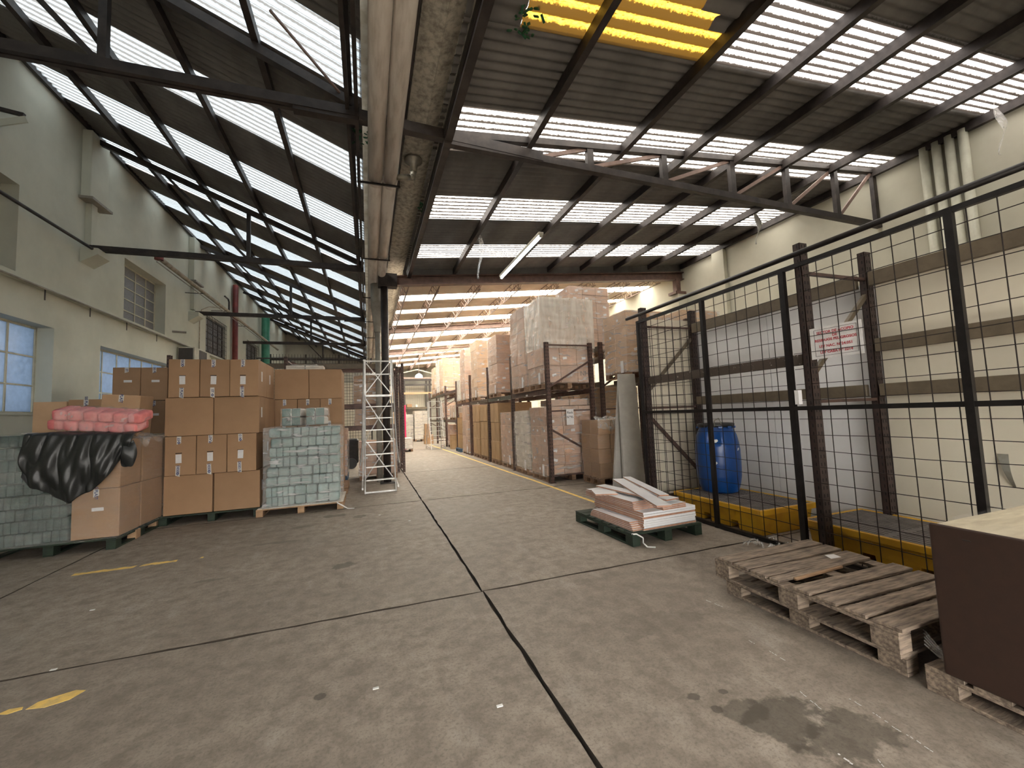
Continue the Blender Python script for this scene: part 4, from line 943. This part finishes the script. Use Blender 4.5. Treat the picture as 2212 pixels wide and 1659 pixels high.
# loose pallet of cartons before the second row
load(4.33, 7.25, .145, 5.2, 7.93, 1.30, 'film wrapped brown carton pallet between the numbered rack and the grey foam slabs', 3, 2, 4, 'carton', 'film_thin', seed=25, slip=False, labels=False, prints=None)
b = MB(); r_ = random.Random(3)
b.grid(lambda u, v: (4.32+.85*u, 7.225-.012*math.sin(9*u)+(.35*max(0, v-.55)), 1.10+.24*min(1, v*1.8)+.03*math.sin(13*u+7*v)+.02*math.sin(31*u)), 30, 14)
b.obj('crumpled_film', M['film_clear'], None, smooth=True, label='crumpled clear film on top of the brown carton pallet', cat='plastic film')
# grey foam slabs leaning
for k, (x0, x1, lab) in enumerate(((4.02, 4.22, 'narrow grey foam slab leaning beside the cage post, left one'), (4.17, 4.62, 'wide grey foam slab leaning beside the cage post, right one'))):
    b = MB(); y = 6.32-.12*k; a, c = (x0, x1) if k else (x0, x1)
    lx = .24 if k == 0 else .12
    z1 = 2.14
    b.v = [(a, y, 0), (c, y, 0), (c, y+.05, 0), (a, y+.05, 0), (a+lx+.12*(1-k), y+.16, z1), (c+(.02 if k else .16), y+.16, z1), (c+(.02 if k else .16), y+.21, z1), (a+lx+.12*(1-k), y+.21, z1)]
    b.f = [(3, 2, 1, 0), (4, 5, 6, 7), (0, 1, 5, 4), (1, 2, 6, 5), (2, 3, 7, 6), (3, 0, 4, 7)]
    b.obj('foam_slab', M['foam'], None, bev=.006, label=lab, cat='slab')

# ------------------------------------------------------------------ racks behind the ladder (left bay)
rk3 = thing('pallet_rack', 'dark pallet rack behind the tall ladder, facing the camera', 'rack')
def frame_y(x, y0, y1, H, parent, W=.09):
    for y in (y0+W/2, y1-W/2):
        MB().box(x-.035, y-W/2, 0, x-.03, y+W/2, H).box(x-.035, y-W/2, 0, x+.035, y-W/2+.005, H).box(x-.035, y+W/2-.005, 0, x+.035, y+W/2, H).obj('upright_post', M['rack_brown'], parent)
    s = MB()
    for k in range(int(H/.075)):
        z = .05+k*.075; s.box(x-.018, y0-.001, z, x-.006, y0-.0002, z+.032).box(x+.008, y0-.001, z, x+.02, y0-.0002, z+.032).box(x+.0352, y0+.02, z, x+.036, y0+.03, z+.032)
    s.obj('slot_holes', M['slot_dark'], parent, kind='stuff')
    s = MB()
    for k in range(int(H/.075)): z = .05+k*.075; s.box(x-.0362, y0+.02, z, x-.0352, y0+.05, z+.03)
    s.obj('slot_holes', M['panel_cream'], parent, kind='stuff')  # pale fill stands in for light showing through the slots
    for z in (.15, 1.5, H-.08): MB().bar((x, y0+W, z), (x, y1-W, z), .03).obj('horizontal_brace', M['rack_brown'], parent)
    MB().bar((x, y0+W, 1.6), (x, y1-W, H-.2), .03).obj('diagonal_brace', M['rack_brown'], parent)
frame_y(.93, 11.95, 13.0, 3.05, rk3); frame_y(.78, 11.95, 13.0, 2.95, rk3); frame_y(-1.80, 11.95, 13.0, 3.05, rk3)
for z, hh in ((3.03, .13), (1.93, .12), (1.33, .12)): MB().box(-1.76, 11.96, z-hh, .76, 12.0, z).obj('load_beam', M['cage_beam' if z > 3 else 'rack_brown'], rk3); MB().box(-1.76, 12.95, z-hh, .76, 13.0, z).obj('load_beam', M['rack_brown'], rk3)
MB().box(-4.4, 11.96, 2.90, -1.84, 12.0, 3.03).obj('load_beam', M['cage_beam'], rk3)
for (x, y0, y1, lab) in ((-1.78, 10.6, 11.6, 'rack frame top rising behind the tall carton blocks, right one'), (-3.95, 10.5, 11.35, 'rack frame top rising behind the far left carton block')):
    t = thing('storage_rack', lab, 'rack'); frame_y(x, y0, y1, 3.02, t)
load(-.36, 12.02, 1.935+.0, .40, 12.9, 2.72, 'film wrapped brown load on the top level behind the tall ladder', 2, 2, 4, 'carton', seed=30, slip=False, pal=False)
load(-.34, 12.02, 1.335, .40, 12.9, 1.80, 'film wrapped load on the lower level behind the tall ladder', 2, 2, 3, 'carton', seed=31, slip=False, pal=False)
load(-.22, 10.95, .145, .68, 11.75, .95, 'film wrapped load on the floor behind the tall ladder', 2, 2, 5, 'carton_pink', seed=32, slip=False)
load(-1.35, 11.0, .145, -.50, 11.8, 1.30, 'film wrapped load on a blue pallet behind the teal packs', 2, 2, 4, 'carton_pink', seed=33, slip=False, palmt='wood_blue')
t = thing('pallet_truck', 'dark low pallet truck standing in the shade behind the teal packs', 'pallet truck', (-.9, 14.2, 0))
MB().box(-.7, -.4, .15, .6, .4, .9).obj('body', M['black_steel'], t, bev=.04); MB().bar((-.6, 0, .9), (-.8, -.3, 1.35), .05).obj('handle', M['black_steel'], t)
for x in (-.45, .4): MB().tube((x, -.45, .16), (x, .45, .16), .16, 18).obj('wheel', M['black_plastic'], t)
# partitions and goods far away in the left bay
t = thing('mesh_partition', 'wire mesh partition with pale boards at the far end of the left bay', 'partition', (0, 24.9, 0))
for x in (-4.9, -3.2, -1.5, .2): MB().box(x-.04, 0, 0, x+.04, .06, 5.2).obj('post', M['frame_dark'], t)
w_ = MB()
for i in range(36): x = -4.9+i*.146; w_.box(x-.008, -.02, 0, x+.008, -.004, 5.2)
for i in range(30): z = .1+i*.17; w_.box(-4.9, -.02, z-.008, .2, -.004, z+.008)
w_.obj('wire_mesh', M['wire'], t, kind='stuff')
for x in (-4.85, -3.15, -1.45): MB().box(x, .08, .0, x+1.6, .10, 3.6).obj('pale_board', M['panel_cream'], t)
t = thing('site_rail', 'dark rail and stair frame in the far left bay under the roof', 'rail', (0, 21.5, 0))
MB().path([(-4.8, 0, 4.5), (-2.6, 0, 4.5), (-2.3, 0, 4.25), (-2.0, 0, 4.25)], .03, 8).obj('handrail', M['frame_dark'], t); MB().bar((-2.5, 0, 4.5), (-1.2, 0, 3.0), .05, .08).obj('stringer', M['frame_dark'], t)
for x in (-4.6, -3.4, -2.3): MB().tube((x, 0, 0), (x, 0, 4.5), .025, 6).obj('post', M['frame_dark'], t)

# ------------------------------------------------------------------ far end of the aisle
t = thing('pink_board', 'bright pink upright board beside the slotted rack post', 'board', (1.60, 20, .02)); MB().box(-.1, 0, 0, .08, .5, 2.08).obj('board', M['pink_board'], t, bev=.006)
load(.95, 18.85, .145, 1.86, 19.8, .60, 'low film wrapped pallet of pale sacks beside the pink board', 2, 2, 3, 'carton_white', seed=40, slip=False)
load(2.75, 26.5, .145, 3.75, 27.5, 1.90, 'pale film wrapped stack at the far end of the aisle', 2, 2, 8, 'carton_white', seed=41, slip=False)
load(2.15, 26.9, .145, 2.72, 27.7, 1.70, 'narrow pale stack left of the big one at the far end', 1, 2, 7, 'carton_white', seed=42, slip=False)
load(1.5, 28.3, .145, 2.4, 29.2, 1.9, 'orange carton stack behind the pale stacks at the far end', 2, 2, 5, 'carton_light', seed=43, slip=False)
carton(2.95, 23.4, 0, .5, .4, .5, 'lower small carton standing behind the little ladder', mt='carton_light'); carton(2.98, 23.4, .52, .3, .35, .6, 'upper small carton standing behind the little ladder', mt='carton_light')
t = thing('end_rack', 'dark rack frame with mesh panels across the far end of the aisle', 'rack', (0, 30, 0))
for x in (-.2, 2.45, 4.0, 4.25, 4.9): MB().box(x-.06, 0, 0, x+.06, .1, 4.3).obj('upright_post', M['frame_dark'], t)
for z, mt in ((2.24, 'cage_beam'), (3.3, 'carton_light'), (3.9, 'frame_dark'), (4.25, 'frame_dark')): MB().box(-.2, -.02, z-.14, 4.9, .03, z).obj('load_beam', M[mt], t)
w_ = MB()
for i in range(24): x = 2.45+i*.066; w_.box(x-.004, .05, 2.3, x+.004, .06, 3.9)
for i in range(18): z = 2.3+i*.09; w_.box(2.45, .05, z-.004, 3.98, .06, z+.004)
w_.obj('wire_mesh', M['wire'], t, kind='stuff')
MB().box(2.5, .3, 2.25, 3.9, .34, 3.9).obj('pale_board', M['panel_cream'], t)
MB().box(.95, .3, 2.25, 2.3, .34, 3.9).obj('pale_board', M['panel_cream'], t)
carton(2.6, 29.95, 2.245, .35, .3, .22, 'small carton on the end rack shelf'); carton(3.2, 29.95, 2.245, .16, .2, .16, 'tiny pale carton on the end rack shelf', mt='carton_white')
t = thing('end_truss', 'pale steel truss across the far end wall above the racks', 'truss', (0, 29.3, 0))
MB().bar((.9, 0, 4.25), (9, 0, 4.25), .08, .1).obj('bottom_chord', M['steel_beam'], t); MB().bar((.9, 0, 4.3), (3.3, 0, 4.85), .06, .08).obj('diagonal_brace', M['galv'], t); MB().bar((5.4, 0, 4.3), (3.3, 0, 4.85), .06, .08).obj('diagonal_brace', M['galv'], t)

# ------------------------------------------------------------------ storage cage on the right
cg = thing('cage_rack', 'brown rack frame with olive beams that forms the storage cage on the right', 'rack')
for y in (2.86, 5.42):
    upright_frame(4.11, 5.20, y, 3.10, cg, 'cage_post', W=.105, braces=False)
    for z in (1.50, 2.80): MB().bar((4.2, y, z), (5.12, y, z), .04, .03).obj('horizontal_brace', M['rack_brown'], cg)
    MB().bar((4.2, y, 1.78), (5.1, y, 2.62), .035, .045).obj('diagonal_brace', M['cage_beam'], cg)
MB().bar((4.2, 5.42, 1.43), (5.12, 5.42, 1.43), .04, .03).obj('horizontal_brace', M['rack_brown'], cg)
MB().bar((4.2, 5.42, 1.35), (5.12, 5.42, .42), .035, .05).obj('diagonal_brace', M['rack_brown'], cg)
MB().bar((4.2, 5.42, .12), (5.12, 5.42, .12), .04, .06).obj('sill', M['rack_brown'], cg)
for (a, c) in ((2.92, 5.36), (.3, 2.80)):
    for z, hh in ((2.86, .15), (1.66, .13)): MB().box(5.07, a, z-hh, 5.12, c, z).obj('load_beam', M['cage_beam'], cg, bev=.004)
MB().box(4.15, 2.92, 1.875, 4.20, 5.36, 1.985).obj('load_beam', M['worn_beam'], cg, bev=.004)
MB().box(5.07, .3, 2.0, 5.12, 2.80, 2.14).obj('load_beam', M['cage_beam'], cg, bev=.004)
cp = thing('cage_lining', 'pale panels closing the back and far end of the storage cage', 'panel')
for a, c in ((.3, 1.55), (1.56, 2.83), (2.84, 4.13), (4.14, 5.50)): MB().box(5.23, a, .0, 5.26, c, 2.78).obj('back_panel', M['panel_white'] if a > 2.8 else M['panel_cream'], cp)
MB().box(4.25, 5.50, .16, 5.26, 5.53, 2.95).obj('end_panel', M['panel_cream'], cp)
MB().bar((4.6, 5.5-.01, .0), (4.6, 5.5-.01, .1), .02).obj('edge_strip', M['wood_raw'], cp)
cf = thing('wire_fence', 'black steel framed wire mesh fence across the front of the storage cage', 'fence')
fx = 4.05
for z in (2.86, 1.44, .03): MB().box(fx-.02, .3, z-.02, fx+.02, 5.42, z+.02).obj('rail', M['black_steel'], cf)
MB().tube((fx-.045, .3, 2.96), (fx-.045, 5.62, 2.96), .026, 10).obj('top_tube', M['black_steel'], cf, smooth=True)
for y, w_ in ((5.40, .04), (4.08, .045), (2.99, .055), (1.69, .05), (.4, .05)): MB().box(fx-.022, y-w_/2, 0, fx+.022, y+w_/2, 2.88).obj('post', M['black_steel'], cf)
for (y0, y1, z0, z1) in ((2.99, 5.40, 1.46, 2.84), (2.99, 5.40, .05, 1.42), (.4, 2.95, 1.46, 2.84), (.4, 2.95, .05, 1.42)):
    m_ = MB(); r_ = random.Random(int(y0*10+z0*3)); x = fx+.012
    n = int((y1-y0)/.153)
    for i in range(1, n+1):
        y = y0+i*(y1-y0)/(n+1)+r_.uniform(-.006, .006); m_.bar((x, y, z0), (x+r_.uniform(-.004, .004), y+r_.uniform(-.006, .006), z1), .0056)
    n = int((z1-z0)/.153)
    for i in range(0, n+1):
        z = z0+.06+i*.153
        if z > z1: continue
        w0 = r_.uniform(-.01, .01); P = [(x+.006, y0+(y1-y0)*k/8, z+w0*math.sin(k*.9)) for k in range(9)]
        for a, c in zip(P, P[1:]): m_.bar(a, c, .0056)
    m_.obj('wire_mesh', M['wire'], cf, kind='stuff')
# end mesh panel
m_ = MB()
for i in range(1, 8): m_.bar((4.1+i*.148, 5.38, .12), (4.1+i*.148, 5.38, 2.8), .006)
for i in range(18): m_.bar((4.15, 5.372, .2+i*.15), (5.15, 5.372, .2+i*.15), .006)
m_.obj('wire_mesh', M['wire'], cf, kind='stuff')
MB().box(4.02, 2.905, 1.48, 4.07, 2.945, 1.62).obj('padlock_sleeve', M['panel_white'], cf)
sn = thing('warning_sign', 'white paper sign with red Spanish lettering on the cage fence', 'sign', (fx+.035, 2.56, 2.055))
sn.rotation_euler = (0, 0, -math.pi/2)
MB().box(-.225, -.003, -.15, .225, .0, .15).obj('sheet', M['paper'], sn, bev=.0005)
b = MB()
for (x0, z0, x1, z1) in ((-.185, -.125, .185, -.122), (-.185, .125, .185, .128), (-.185, -.125, -.182, .128), (.182, -.125, .185, .128)): b.box(x0, -.0045, z0, x1, -.003, z1)
b.obj('printed_frame', M['ink_black'], sn)
for s_, z in (('SECTOR DE ACOPIO', .095), ('DE', .058), ('RESIDUOS PELIGROSOS', .022), ('LEY NAC. N°24.051', -.035), ('LEY CABA Nº 2214', -.092)):
    text('lettering', s_, .0345, M['ink_red'], sn, (0, -.0045, z), (math.pi/2, 0, 0), bold=.0009)
# spill pallets
def spill(x0, x1, y0, y1, label):
    t = thing('spill_pallet', label, 'spill pallet', (x0, y0, 0)); W, D = x1-x0, y1-y0; H = .30; yl = M['spill_yellow']
    b = MB(); b.box(0, 0, H-.065, W, .035, H).box(0, D-.035, H-.065, W, D, H).box(0, .035, H-.065, .035, D-.035, H).box(W-.035, .035, H-.065, W, D-.035, H); b.obj('rim', yl, t, bev=.006)
    for (a, c, z0) in ((.03, .40, 0), (.47, .83, 0), (.90, D-.03, 0)):
        b = MB(); e = .025
        b.v = [(.05+e, a+e, z0), (W-.05-e, a+e, z0), (W-.05-e, c-e, z0), (.05+e, c-e, z0), (.05, a, H-.06), (W-.05, a, H-.06), (W-.05, c, H-.06), (.05, c, H-.06)]
        b.f = [(3, 2, 1, 0), (4, 5, 6, 7), (0, 1, 5, 4), (1, 2, 6, 5), (2, 3, 7, 6), (3, 0, 4, 7)]; b.obj('foot_tank', yl, t, bev=.008)
    MB().box(.06, .05, .10, W-.06, D-.05, H-.06).obj('sump', yl, t)
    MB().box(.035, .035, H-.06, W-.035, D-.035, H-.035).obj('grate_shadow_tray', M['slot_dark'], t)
    n = 15
    for half in (0, 1):
        ya, yb_ = (.045, D/2-.03) if half == 0 else (D/2+.03, D-.045)
        for i in range(n): x = .045+(W-.09)*(i+.5)/n; MB().box(x-.019, ya, H-.03, x+.019, yb_, H-.004).obj('grate_bar', M['grate'], t)
    MB().box(.04, D/2-.03, H-.03, W-.04, D/2+.03, H-.003).obj('grate_bar', M['grate'], t); 
    for y in (.037, D-.05): MB().box(.04, y, H-.03, W-.04, y+.012, H-.003).obj('grate_bar', M['grate'], t)
    return t
spill(4.14, 5.05, 3.54, 4.94, 'yellow spill pallet with grey grate carrying the blue drum')
spill(4.22, 5.15, 1.72, 3.14, 'yellow spill pallet with grey grate, empty, the nearer one in the cage')
# drum
d = thing('plastic_drum', 'blue plastic drum with black clamp lid on the yellow spill pallet', 'drum', (4.68, 4.62, .297))
prof = [(.205, 0), (.235, .015), (.262, .10), (.285, .22), (.292, .40), (.290, .58), (.280, .68), (.262, .78), (.235, .85), (.218, .885), (.215, .91)]
b = MB(); n = 64; sm = []
for (r, z) in prof:
    pass
def dr(u, v):
    z = v*.91; k = 0
    while k < len(prof)-2 and prof[k+1][1] < z: k += 1
    (r0, z0), (r1, z1) = prof[k], prof[k+1]; q = (z-z0)/(z1-z0) if z1 > z0 else 0; r = r0+(r1-r0)*max(0, min(1, q))
    a = 2*math.pi*u
    # moulded hand recesses near the shoulder
    for c in (math.radians(215), math.radians(265), math.radians(35), math.radians(100)):
        da = (a-c+math.pi) % (2*math.pi)-math.pi
        if abs(da) < .34 and .66 < z < .86: r -= .035*(1-(abs(da)/.34)**4)*math.sin(math.pi*(z-.66)/.20)**.5
    return (r*math.cos(a), r*math.sin(a), z)
b.grid(dr, 96, 60); b.quad(*[(.205*math.cos(2*math.pi*i/24), .205*math.sin(2*math.pi*i/24), 0) for i in range(24)][::-1]); b.obj('body', M['drum_blue'], d, smooth=True)
MB().lathe([(.19, .90), (.238, .905), (.242, .925), (.242, .945), (.225, .955), (.20, .95), (.19, .94)], (0, 0, 0), 48).obj('lid', M['black_plastic'], d, smooth=True)
b = MB()
for c in (205, 238, 270, 300, 20, 80, 130): a = math.radians(c); b.bar((.24*math.cos(a-.12), .24*math.sin(a-.12), .90), (.24*math.cos(a+.12), .24*math.sin(a+.12), .90), .03, .03)
b.obj('lug', M['drum_blue'], d, bev=.006)
MB().path([(-.19, -.17, .92), (-.22, -.20, 1.0), (-.16, -.22, 1.03), (-.12, -.22, .95)], .006, 6).obj('clamp_lever', M['galv'], d)
for (a, z, w_) in ((222, .72, .06), (218, .42, .055), (285, .60, .05)):
    a = math.radians(a); R0 = .292 if z < .65 else .276; c = Vector((R0*math.cos(a), R0*math.sin(a), z)); tn = Vector((-math.sin(a), math.cos(a), 0)); nn = Vector((math.cos(a), math.sin(a), 0))*.003
    MB().quad(*[c+nn+tn*(w_*.5*p)+Vector((0, 0, w_*.4*q+.008*p)) for p, q in ((-1, -.6), (.2, -1), (1, -.3), (.7, .7), (-.4, .9))]).obj('label_remnant', M['litter'], d)
# wall tape scrap
b = MB(); b.grid(lambda u, v: (5.225-.03*math.sin(3*u), 2.02-.05*u+(v-.5)*.07*(1-.7*u), .98-.28*u), 8, 2); b.obj('tape_scrap', M['galv'], None, smooth=True, label='curled strip of clear tape hanging on the pale cage panel', cat='tape')

# ------------------------------------------------------------------ green pallet with white boards
gp = pallet(2.68, 3.93, 3.66, 5.17, M['wood_green'], 'dark green pallet under the white boards in the aisle', h=.14, along='x', rz=.03, boards=8)
def board(x, y, z, L, W, rz, label, th=.018, tx=0, ty=0):
    t = thing('melamine_board', label, 'board', (x, y, z)); t.rotation_euler = (tx, ty, rz)
    link('board_face', boxmesh(W, L, .0015, M['melamine'], 0), t, (0, 0, th-.0015)); link('board_face', boxmesh(W, L, .0015, M['melamine'], 0), t, (0, 0, 0)); link('core', boxmesh(W-.002, L-.002, th-.003, M['mdf'], 0), t, (0, 0, .0015))
    return t
z = .141; r_ = random.Random(9)
names = ['lowest', 'second', 'third', 'fourth', 'fifth', 'sixth', 'seventh', 'eighth', 'ninth', 'tenth', 'eleventh', 'twelfth']
for k in range(8):
    board(3.24+r_.uniform(-.008, .008), 4.46, z, .98, .76, .04+r_.uniform(-.01, .01), '%s wide white board of the big pile on the green pallet' % names[k], th=.024 if k % 3 else .02)
    # white front edge banding
    o = S.objects and bpy.data.objects[-1] if 0 else None
    if k not in (0, 5): link('front_edge', boxmesh(.75, .0015, .021, M['melamine'], 0), COL.objects[-4] if 0 else [q for q in COL.objects if q.name.startswith('melamine_board')][-1], (0, -.4906, .001))
    z += .0245
ztop = z
for k in range(5): board(2.99, 4.62+.0*k, ztop+k*.0185, 1.05-.02*k, .30, .05+r_.uniform(-.02, .02), '%s narrow white board on the left of the pile top' % names[k])
for k in range(3): board(3.30, 4.20, ztop+k*.0185, .50, .34, .05+r_.uniform(-.02, .02), '%s short white board at the front of the pile top' % names[k])
for k in range(5): board(2.82, 4.42, .141+k*.0185, .86-.03*k, .17, .06+r_.uniform(-.015, .015), '%s narrow plank leaning at the left edge of the green pallet' % names[k])
z2 = ztop+.0195*5
board(2.86, 4.72, z2+.002, .34, .28, -.35, 'small square white board lying on the left of the pile', ty=.0)
board(3.06, 4.55, z2+.022, 1.0, .15, .10, 'white plank lying lengthwise on the middle of the pile')
board(3.28, 4.30, z2-.01, .62, .20, .16, 'short wide white plank at the front middle of the pile')
board(3.14, 4.40, z2+.045, 1.75, .16, -.32, 'longest white plank lying diagonally across the pile')
board(3.34, 4.55, z2+.068, 1.35, .11, -.30, 'second long thin white plank lying diagonally behind the longest')
board(3.56, 4.62, ztop+.03, .80, .13, -.24, 'white plank on the right rear of the pile')
t = thing('strap_end', 'loose white strap hanging off the corner of the green pallet', 'strap')
MB().path([(2.70, 3.93, .135), (2.74, 3.90, .14), (2.80, 3.87, .10), (2.79, 3.86, .05), (2.82, 3.83, .012), (2.90, 3.80, .006)], .008, 6).obj('strap', M['litter'], t, smooth=True)
# litter film near the cage
b = MB(); r_ = random.Random(4)
for k in range(12):
    x, y = 3.95+r_.uniform(-.14, .14), 3.30+r_.uniform(-.10, .10); pts = [(x, y, .01)]
    for q in range(4): pts.append((pts[-1][0]+r_.uniform(-.09, .09), pts[-1][1]+r_.uniform(-.06, .06), r_.uniform(.008, .06)))
    b.path(pts, .009, 5)
b.obj('film_scrap', M['film_clear'], None, smooth=True, label='crumpled clear plastic scrap on the floor before the cage rail', cat='plastic scrap')
# ------------------------------------------------------------------ weathered pallets, right foreground
def oldpallet(cx_, cy_, z, W, D, rz, label, mt, h=.14, brd=8, gaps=()):
    t = thing('pallet', label, 'pallet', (cx_, cy_, z), rz); r = random.Random(int(z*100)+2); T = .02
    y = -D/2; bw = D/brd*.80; raw = M['wood_raw']
    for i in range(brd):
        w_ = bw*r.uniform(.95, 1.12)
        if i in gaps:
            link('broken_board', boxmesh(W*.98, bw*.55, T, mt, .003), t, (0, y+bw*.95, h-T), .03); link('splinter', boxmesh(W*.5, .02, T*.8, raw, .002), t, (-.1, y+bw*.58, h-T), .05); y += D/brd; continue
        o = link('deck_board', boxmesh(W+r.uniform(-.01, .01), min(w_, D/brd*.93), T, mt, .003), t, (r.uniform(-.006, .006), y+bw/2, h-T+r.uniform(0, .003))); o.rotation_euler = (0, 0, r.uniform(-.012, .012)); y += D/brd
    for i in (-1, 0, 1):
        link('stringer_board', boxmesh(.10, D, T, mt, .003), t, (i*(W/2-.05), 0, h-2*T)); link('bottom_board', boxmesh(.10, D, T, mt, .003), t, (i*(W/2-.05), 0, 0))
        for j in (-1, 0, 1): link('block', boxmesh(.10, .14, h-3*T, mt, .004), t, (i*(W/2-.05), j*(D/2-.07), T))
    return t
oldpallet(3.21, 2.10, 0, 1.0, 1.17, .02, 'lower weathered pallet of the two stacked in the right foreground', M['wood_old'], .13)
oldpallet(3.14, 2.09, .131, 1.02, 1.24, -.01, 'upper weathered grey pallet with a broken board, right foreground', M['wood_old'], .155, 8, (4,))
MB().quad((3.35, 2.28, .289), (3.45, 2.27, .290), (3.47, 2.34, .289), (3.38, 2.35, .291)).obj('paper_scrap', M['paper'], None, label='white paper scrap lying on the upper weathered pallet', cat='paper')
pallet(2.70, .20, 3.80, 1.42, M['wood_old'], 'weathered pallet under the brown cabinet in the bottom right corner', h=.125, along='x')
t = thing('cabinet', 'dark brown cabinet with a cream film covered worktop, bottom right corner', 'cabinet', (2.70, .2, .127))
b = MB(); b.box(-.012, 0, .0, .012, 1.135, .735); o = b.obj('side_panel', M['cabinet_brown'], t, bev=.012, seg=3)
MB().box(.014, .02, .0, .95, 1.10, .68).obj('carcass', M['cabinet_brown'], t)
MB().box(.0, .0, .69, .98, 1.13, .725).obj('worktop', M['cream_top'], t, bev=.004)
filmbox(.02, .01, .68, .98, 1.13, .728, M['film_thin'], t, amp=.004, sides='f', seed=4)
MB().box(-.014, .98, .68, -.011, 1.01, .685).obj('screw_cap', M['black_plastic'], t)
b = MB()
for q in range(5): b.bar((2.80+.01*q, 1.38, .127), (2.76+.02*q, 1.44+.01*q, .20+.01*q), .006)
b.obj('film_scrap', M['film_clear'], None, label='small torn plastic tuft on the cabinet pallet corner', cat='plastic scrap')
# small white specks of litter on the floor
for k, (x, y, lab) in enumerate(((-2.2, 4.55, 'left of the painted dashes'), (.02, 2.55, 'left of the floor joint'), (.15, 6.9, 'near the tall ladder'), (.55, 6.3, 'beside the aisle joint'), (.62, 2.15, 'close to the bottom edge'), (-1.9, 3.55, 'on the left cross joint'))):
    MB().box(x-.016, y-.008, 0, x+.016, y+.008, .004).obj('paper_speck', M['litter'], None, label='tiny white scrap on the floor %s' % lab, cat='litter')
